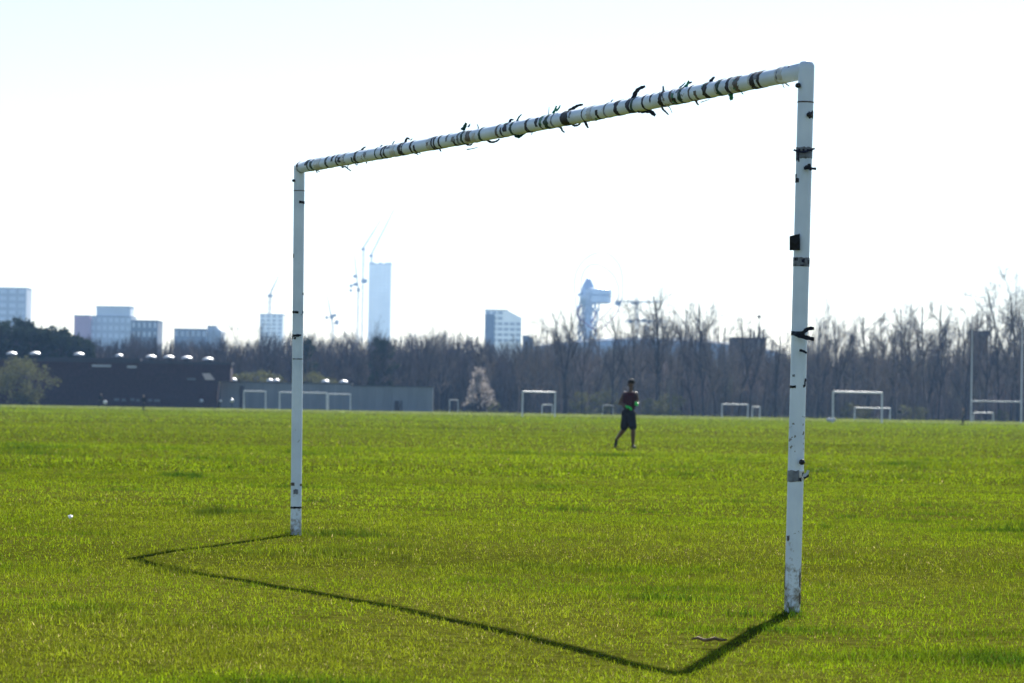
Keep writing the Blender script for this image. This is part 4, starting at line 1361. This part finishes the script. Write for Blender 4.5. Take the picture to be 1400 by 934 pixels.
def crane(label, px, pyb, pyt, d, jib, deck, w=1.6):
    """luffing tower crane: lattice mast, machinery deck with counterweight, raised jib"""
    p = at(px, pyt, d); xb = X(px, d)
    o = thing('tower_crane', label, 'crane', (xb, d, .05))
    oo = o.location
    mb = MB(oo)
    zb = Z(pyb, d, px)
    for sx in (-1, 1):
        for sy in (-1, 1):
            mb.tube([(p.x + sx * w / 2, d + sy * w / 2, zb), (p.x + sx * w / 2, d + sy * w / 2, p.z)], .34, 4)
    n = max(3, int((p.z - zb) / (w * 1.6)))
    for i in range(n):
        za, zc = zb + (p.z - zb) * i / n, zb + (p.z - zb) * (i + 1) / n
        s = 1 if i % 2 else -1
        mb.tube([(p.x - s * w / 2, d - w / 2, za), (p.x + s * w / 2, d - w / 2, zc)], .26, 4)
    mb.build('mast', M['steel'], o)
    jt = at(jib[0], jib[1], d)
    jm = MB(oo)
    dirn = (jt - p).normalized(); side = Vector((0, 1, 0))
    upj = dirn.cross(side).normalized()
    for off in (side * .6, side * -.6, upj * 1.0):
        jm.tube([p + off, jt], .30, 4)
    nn = 10
    for i in range(nn):
        a = p.lerp(jt, i / nn) + side * -.6 * (1 - i / nn); b = p.lerp(jt, (i + 1) / nn) + upj * 1.0 * (1 - (i + 1) / nn)
        jm.tube([a, b], .20, 4)
    jm.build('jib', M['steel'], o)
    for k, (ax, ay, bx, by) in enumerate(deck):
        q0, q1 = at(ax, ay, d), at(bx, by, d)
        MB(oo).box(min(q0.x, q1.x), max(q0.x, q1.x), d - 1.4, d + 1.4, min(q0.z, q1.z), max(q0.z, q1.z)).build(['machinery_deck', 'counterweight', 'cab', 'winch'][k % 4], M['conc_dark'] if k % 2 else M['steel'], o)
    return o


crane('thin crane with a raised jib above the pale square block', 369, 432, 405, 2310, (381, 377), [(366, 406, 373, 403)])
crane('crane with a dark machinery deck left of the glass tower, low behind the trees', 455, 470, 440, 2400, (447, 402), [(444.5, 436, 449, 432.5), (451, 436, 456, 431), (458, 444, 463, 438), (455, 433, 460, 429.5)])
crane('crane with clustered dark counterweights right beside the glass tower', 490, 470, 392, 2700, (484, 345), [(478, 393, 482, 389), (483, 391, 489, 387), (494, 387, 502, 381.5), (488, 399, 492, 394), (483, 380, 488, 376), (478, 399, 481.5, 395.5)])
crane('thin crane with a long raised jib standing on the glass tower', 508, 360, 349, 2838, (541, 282), [(505, 351.5, 510, 348.5)])
crane('second thin raised crane behind the glass tower, jib lower than the other', 497, 470, 340, 2860, (521, 300), [(494, 342, 499, 339)])

# observation tower: twisted lattice trunk, two storey viewing drum, bell top and looping steel tubes
d = 2700.0
ot = thing('observation_tower', 'pale twisted steel observation tower with a wide viewing drum above the stadium', 'tower', (X(802, d), d, .05))
oo = ot.location
m_ = d / FPX
prof = []
base = at(803, 462, d)
tmb = MB(oo)
for k in range(7):                                    # leaning ring-stacked trunk
    for s in range(2):
        ph = k * 1.05 + s * math.pi
        pts = []
        for i in range(15):
            z = 2 + (at(803, 400, d).z - 2) * i / 14
            r_ = (9.0 - 3.0 * math.sin(i / 14 * math.pi)) * (.85 + .45 * math.sin(i * 1.1 + k * 1.7))
            q = ph + i * .35 * (1 if s else -1)
            pts.append((base.x + math.cos(q) * r_, d + math.sin(q) * r_, z))
        tmb.tube(pts, .75, 5)
tmb.build('lattice_trunk', M['tubesteel'], ot)
core = MB(oo).lathe((base.x, d, 0), [(2.6, 0), (2.4, at(803, 455, d).z), (2.6, at(803, 420, d).z), (2.6, at(803, 405, d).z)], 14)
core.build('lift_shaft', M['tubesteel'], ot)
c2 = at(817, 410, d)
z0, z1, z2 = at(817, 415, d).z, at(817, 404, d).z, at(817, 394, d).z
MB(oo).lathe((c2.x, d, 0), [(9, z0), (11.8, z0 + 1), (11.8, z1 - .6), (10.5, z1), (12.2, z1 + .5), (12, z2 - 1), (10, z2)], 24).build('viewing_drum', M['tubesteel'], ot)
MB(oo).lathe((at(804, 400, d).x, d, 0), [(7.5, at(804, 416, d).z), (7, at(804, 403, d).z), (4.8, at(804, 390, d).z), (2.2, at(804, 382, d).z), (1.0, at(804, 380, d).z)], 16).build('bell_top', M['tubesteel'], ot, True)
q0, q1 = at(789.5, 405, d), at(797, 401.5, d)
MB(oo).box(q0.x, q1.x, d - 3, d + 3, q0.z, q1.z).build('balcony', M['tubesteel'], ot)


def loop(pix, r_):
    pts = [at(x, y, d + dy) for x, y, dy in pix]
    fine = []
    for i in range(len(pts) - 1):
        p0 = pts[max(i - 1, 0)]; p1 = pts[i]; p2 = pts[i + 1]; p3 = pts[min(i + 2, len(pts) - 1)]
        for s in (0, .25, .5, .75):
            fine.append(.5 * ((2 * p1) + (p2 - p0) * s + (2 * p0 - 5 * p1 + 4 * p2 - p3) * s * s + (3 * p1 - p0 - 3 * p2 + p3) * s ** 3))
    fine.append(pts[-1])
    MB(oo).tube(fine, r_, 6).build('steel_loop', M['redsteel'], ot, True)


loop([(792, 440, -8), (786, 405, -14), (788, 372, -10), (806, 350, 0), (830, 346, 8), (848, 366, 12), (851, 400, 8), (842, 430, 0), (822, 450, -6)], .42)
loop([(812, 445, 8), (832, 425, 12), (846, 405, 4), (840, 378, -6), (818, 362, -10), (800, 368, -6), (794, 395, 6), (800, 430, 10)], .40)
loop([(795, 452, 5), (812, 436, -11), (812, 424, -4), (795, 418, 10), (790, 432, 4), (806, 446, -9), (815, 452, 2)], 1.0)


def hammerhead(label, px, pyj, d, a, b, cabs):
    p = at(px, pyj, d)
    o = thing('tower_crane', label, 'crane', (p.x, d, .05)); oo = o.location
    mb = MB(oo)
    for sx in (-.8, .8):
        for sy in (-.8, .8): mb.tube([(p.x + sx, d + sy, .05), (p.x + sx, d + sy, p.z + 4)], .34, 4)
    for i in range(24):
        za, zc = p.z * i / 24, p.z * (i + 1) / 24; s = .8 if i % 2 else -.8
        mb.tube([(p.x - s, d - .8, za), (p.x + s, d - .8, zc)], .26, 4)
    mb.build('mast', M['steel'], o)
    xa, xb = at(a, pyj, d).x, at(b, pyj, d).x
    jm = MB(oo)
    jm.tube([(xa, d - .5, p.z), (xb, d - .5, p.z)], .30, 4); jm.tube([(xa, d + .5, p.z), (xb, d + .5, p.z)], .30, 4); jm.tube([(xa + 2, d, p.z + 1.1), (xb - 2, d, p.z + 1.1)], .26, 4)
    for i in range(20):
        u = xa + (xb - xa) * i / 20; v = xa + (xb - xa) * (i + 1) / 20
        jm.tube([(u, d - .5, p.z), ((u + v) / 2, d, p.z + 1.1), (v, d - .5, p.z)], .16, 4)
    jm.build('jib', M['steel'], o)
    for ax, ay, bx, by in cabs:
        q0, q1 = at(ax, ay, d), at(bx, by, d)
        MB(oo).box(min(q0.x, q1.x), max(q0.x, q1.x), d - 1.5, d + 1.5, min(q0.z, q1.z), max(q0.z, q1.z)).build('counterweight', M['conc_dark'], o)


hammerhead('upper flat jib crane between the observation tower and the bare trees', 871, 413.5, 2300, 838, 908, [(842, 418, 849, 412.5), (863, 416, 874, 412.8)])
hammerhead('lower flat jib crane between the observation tower and the bare trees', 885, 440, 2350, 852, 912, [(859, 442, 864.5, 437), (877, 440.5, 883, 436.5), (885, 442, 890, 438)])

# stadium: low oval bowl, raking stand wall, roof ring and white roof truss
d = 2450.0
sx0, sx1 = X(705, d), X(1085, d)
cx = (sx0 + sx1) / 2; rx = (sx1 - sx0) / 2; ry = rx * .85
st = thing('stadium', 'huge low oval stadium behind the trees', 'stadium', (cx, d + ry, .05))
so_ = st.location


def oval(prof, n, mtl, name):
    vs = []; fs = []
    for k in range(n):
        q = 2 * math.pi * k / n
        sag = 1.0 + .05 * math.cos(2 * q)
        for s, z in prof: vs.append((cx + rx * s * math.cos(q), d + ry + ry * s * math.sin(q), z * (1 - .16 * abs(math.cos(q)) ** 2)))
    w = len(prof)
    for k in range(n):
        for i in range(w - 1):
            a = k * w + i; b = ((k + 1) % n) * w + i
            fs.append((a, b, b + 1, a + 1))
    return MB(so_).add(vs, fs).build(name, M[mtl], st)


H = Z(461.5, d, 890)
oval([(.98, 0), (.99, H * .55), (1.0, H * .86)], 72, 'conc_dark', 'bowl_wall')
oval([(1.01, H * .86), (1.015, H * .97), (.98, H), (.72, H * .93), (.72, H * .90)], 72, 'conc_dark', 'roof_ring')
for k in range(28):
    q = 2 * math.pi * k / 28
    x_, y_ = cx + rx * .9 * math.cos(q), d + ry + ry * .9 * math.sin(q)
    zz = H * (1 - .16 * abs(math.cos(q)) ** 2)
    if math.sin(q) > .35: continue
    MB(so_).tube([(x_, y_, zz * .95), (x_, y_, zz * 1.0 + 1.6)], .5, 5).build('roof_strut', M['steel'], st)

# brick building and water tower among the trees
d = 620.0
bb = thing('brick_block', 'flat roofed dark brick block with roof posts showing above the trees', 'building', (X(1022, d), d, .05))
zt = Z(456, d, 1022)
MB(bb.location).box(X(1000, d), X(1046, d), d, d + 10, -.3, zt - 1.2).build('wall', M['dullbrick'], bb)
MB(bb.location).box(X(999, d), X(1047, d), d - .3, d + 10.3, zt - 1.2, zt - .8).build('roof', M['fascia'], bb)
for px, py in ((1026, 449), (1031, 452), (1038, 453), (1044, 450)):
    MB(bb.location).box(X(px - 1.2, d), X(px + 1.2, d), d + 3, d + 3.4, zt - .8, Z(py, d, px)).build('roof_post', M['fascia'], bb)
d = 610.0
wt = thing('water_tower', 'square brick water tower with a flared flat top rising from the trees', 'tower', (X(1338, d), d, .05))
zt = Z(452.5, d, 1338)
x0, x1 = X(1326.5, d), X(1349, d)
MB(wt.location).box(x0, x1, d, d + 3.2, -.3, zt - 1.0).build('wall', M['dullbrick'], wt)
MB(wt.location).prism([(x0, zt - 1.0), (x1, zt - 1.0), (x1 + .42, zt - .45), (x1 + .42, zt), (x0 - .42, zt), (x0 - .42, zt - .45)], d - .42, d + 3.6).build('flared_top', M['conc_dark'], wt)
d = 600.0
mx = X(1036, d); zt = Z(433, d, 1036)
ms = thing('light_mast', 'thin mast with two round dark lamps above the brick block', 'mast', (mx, d, .05))
MB(ms.location).tube([(mx, d, .05), (mx, d, zt)], [.14, .07], 8).build('pole', M['steel'], ms)
for py, r_ in ((433, .36), (449, .26)):
    MB(ms.location).lathe((mx, d, Z(py, d, 1036)), [(r_ * math.sin(k * math.pi / 8) + .003, -r_ * math.cos(k * math.pi / 8)) for k in range(9)], 12).build('lamp', M['fascia'], ms, True)

# ------------------------------------------------------------------ haze
hz = MB().box(-2050, 2050, -350, 3650, -1.3, 178).build('haze', None)
tag(hz, 'thin pale spring haze over the whole field and city', 'haze', kind='stuff')
hm = bpy.data.materials.new('haze_air'); hm.use_nodes = True
t = hm.node_tree; t.nodes.clear()
out = t.nodes.new('ShaderNodeOutputMaterial'); pv = t.nodes.new('ShaderNodeVolumePrincipled')
pv.inputs['Color'].default_value = (.30, .55, 1.0, 1)
pv.inputs['Density'].default_value = 0.00010
pv.inputs['Anisotropy'].default_value = 0.35
t.links.new(pv.outputs[0], out.inputs['Volume'])
hz.data.materials.append(hm)
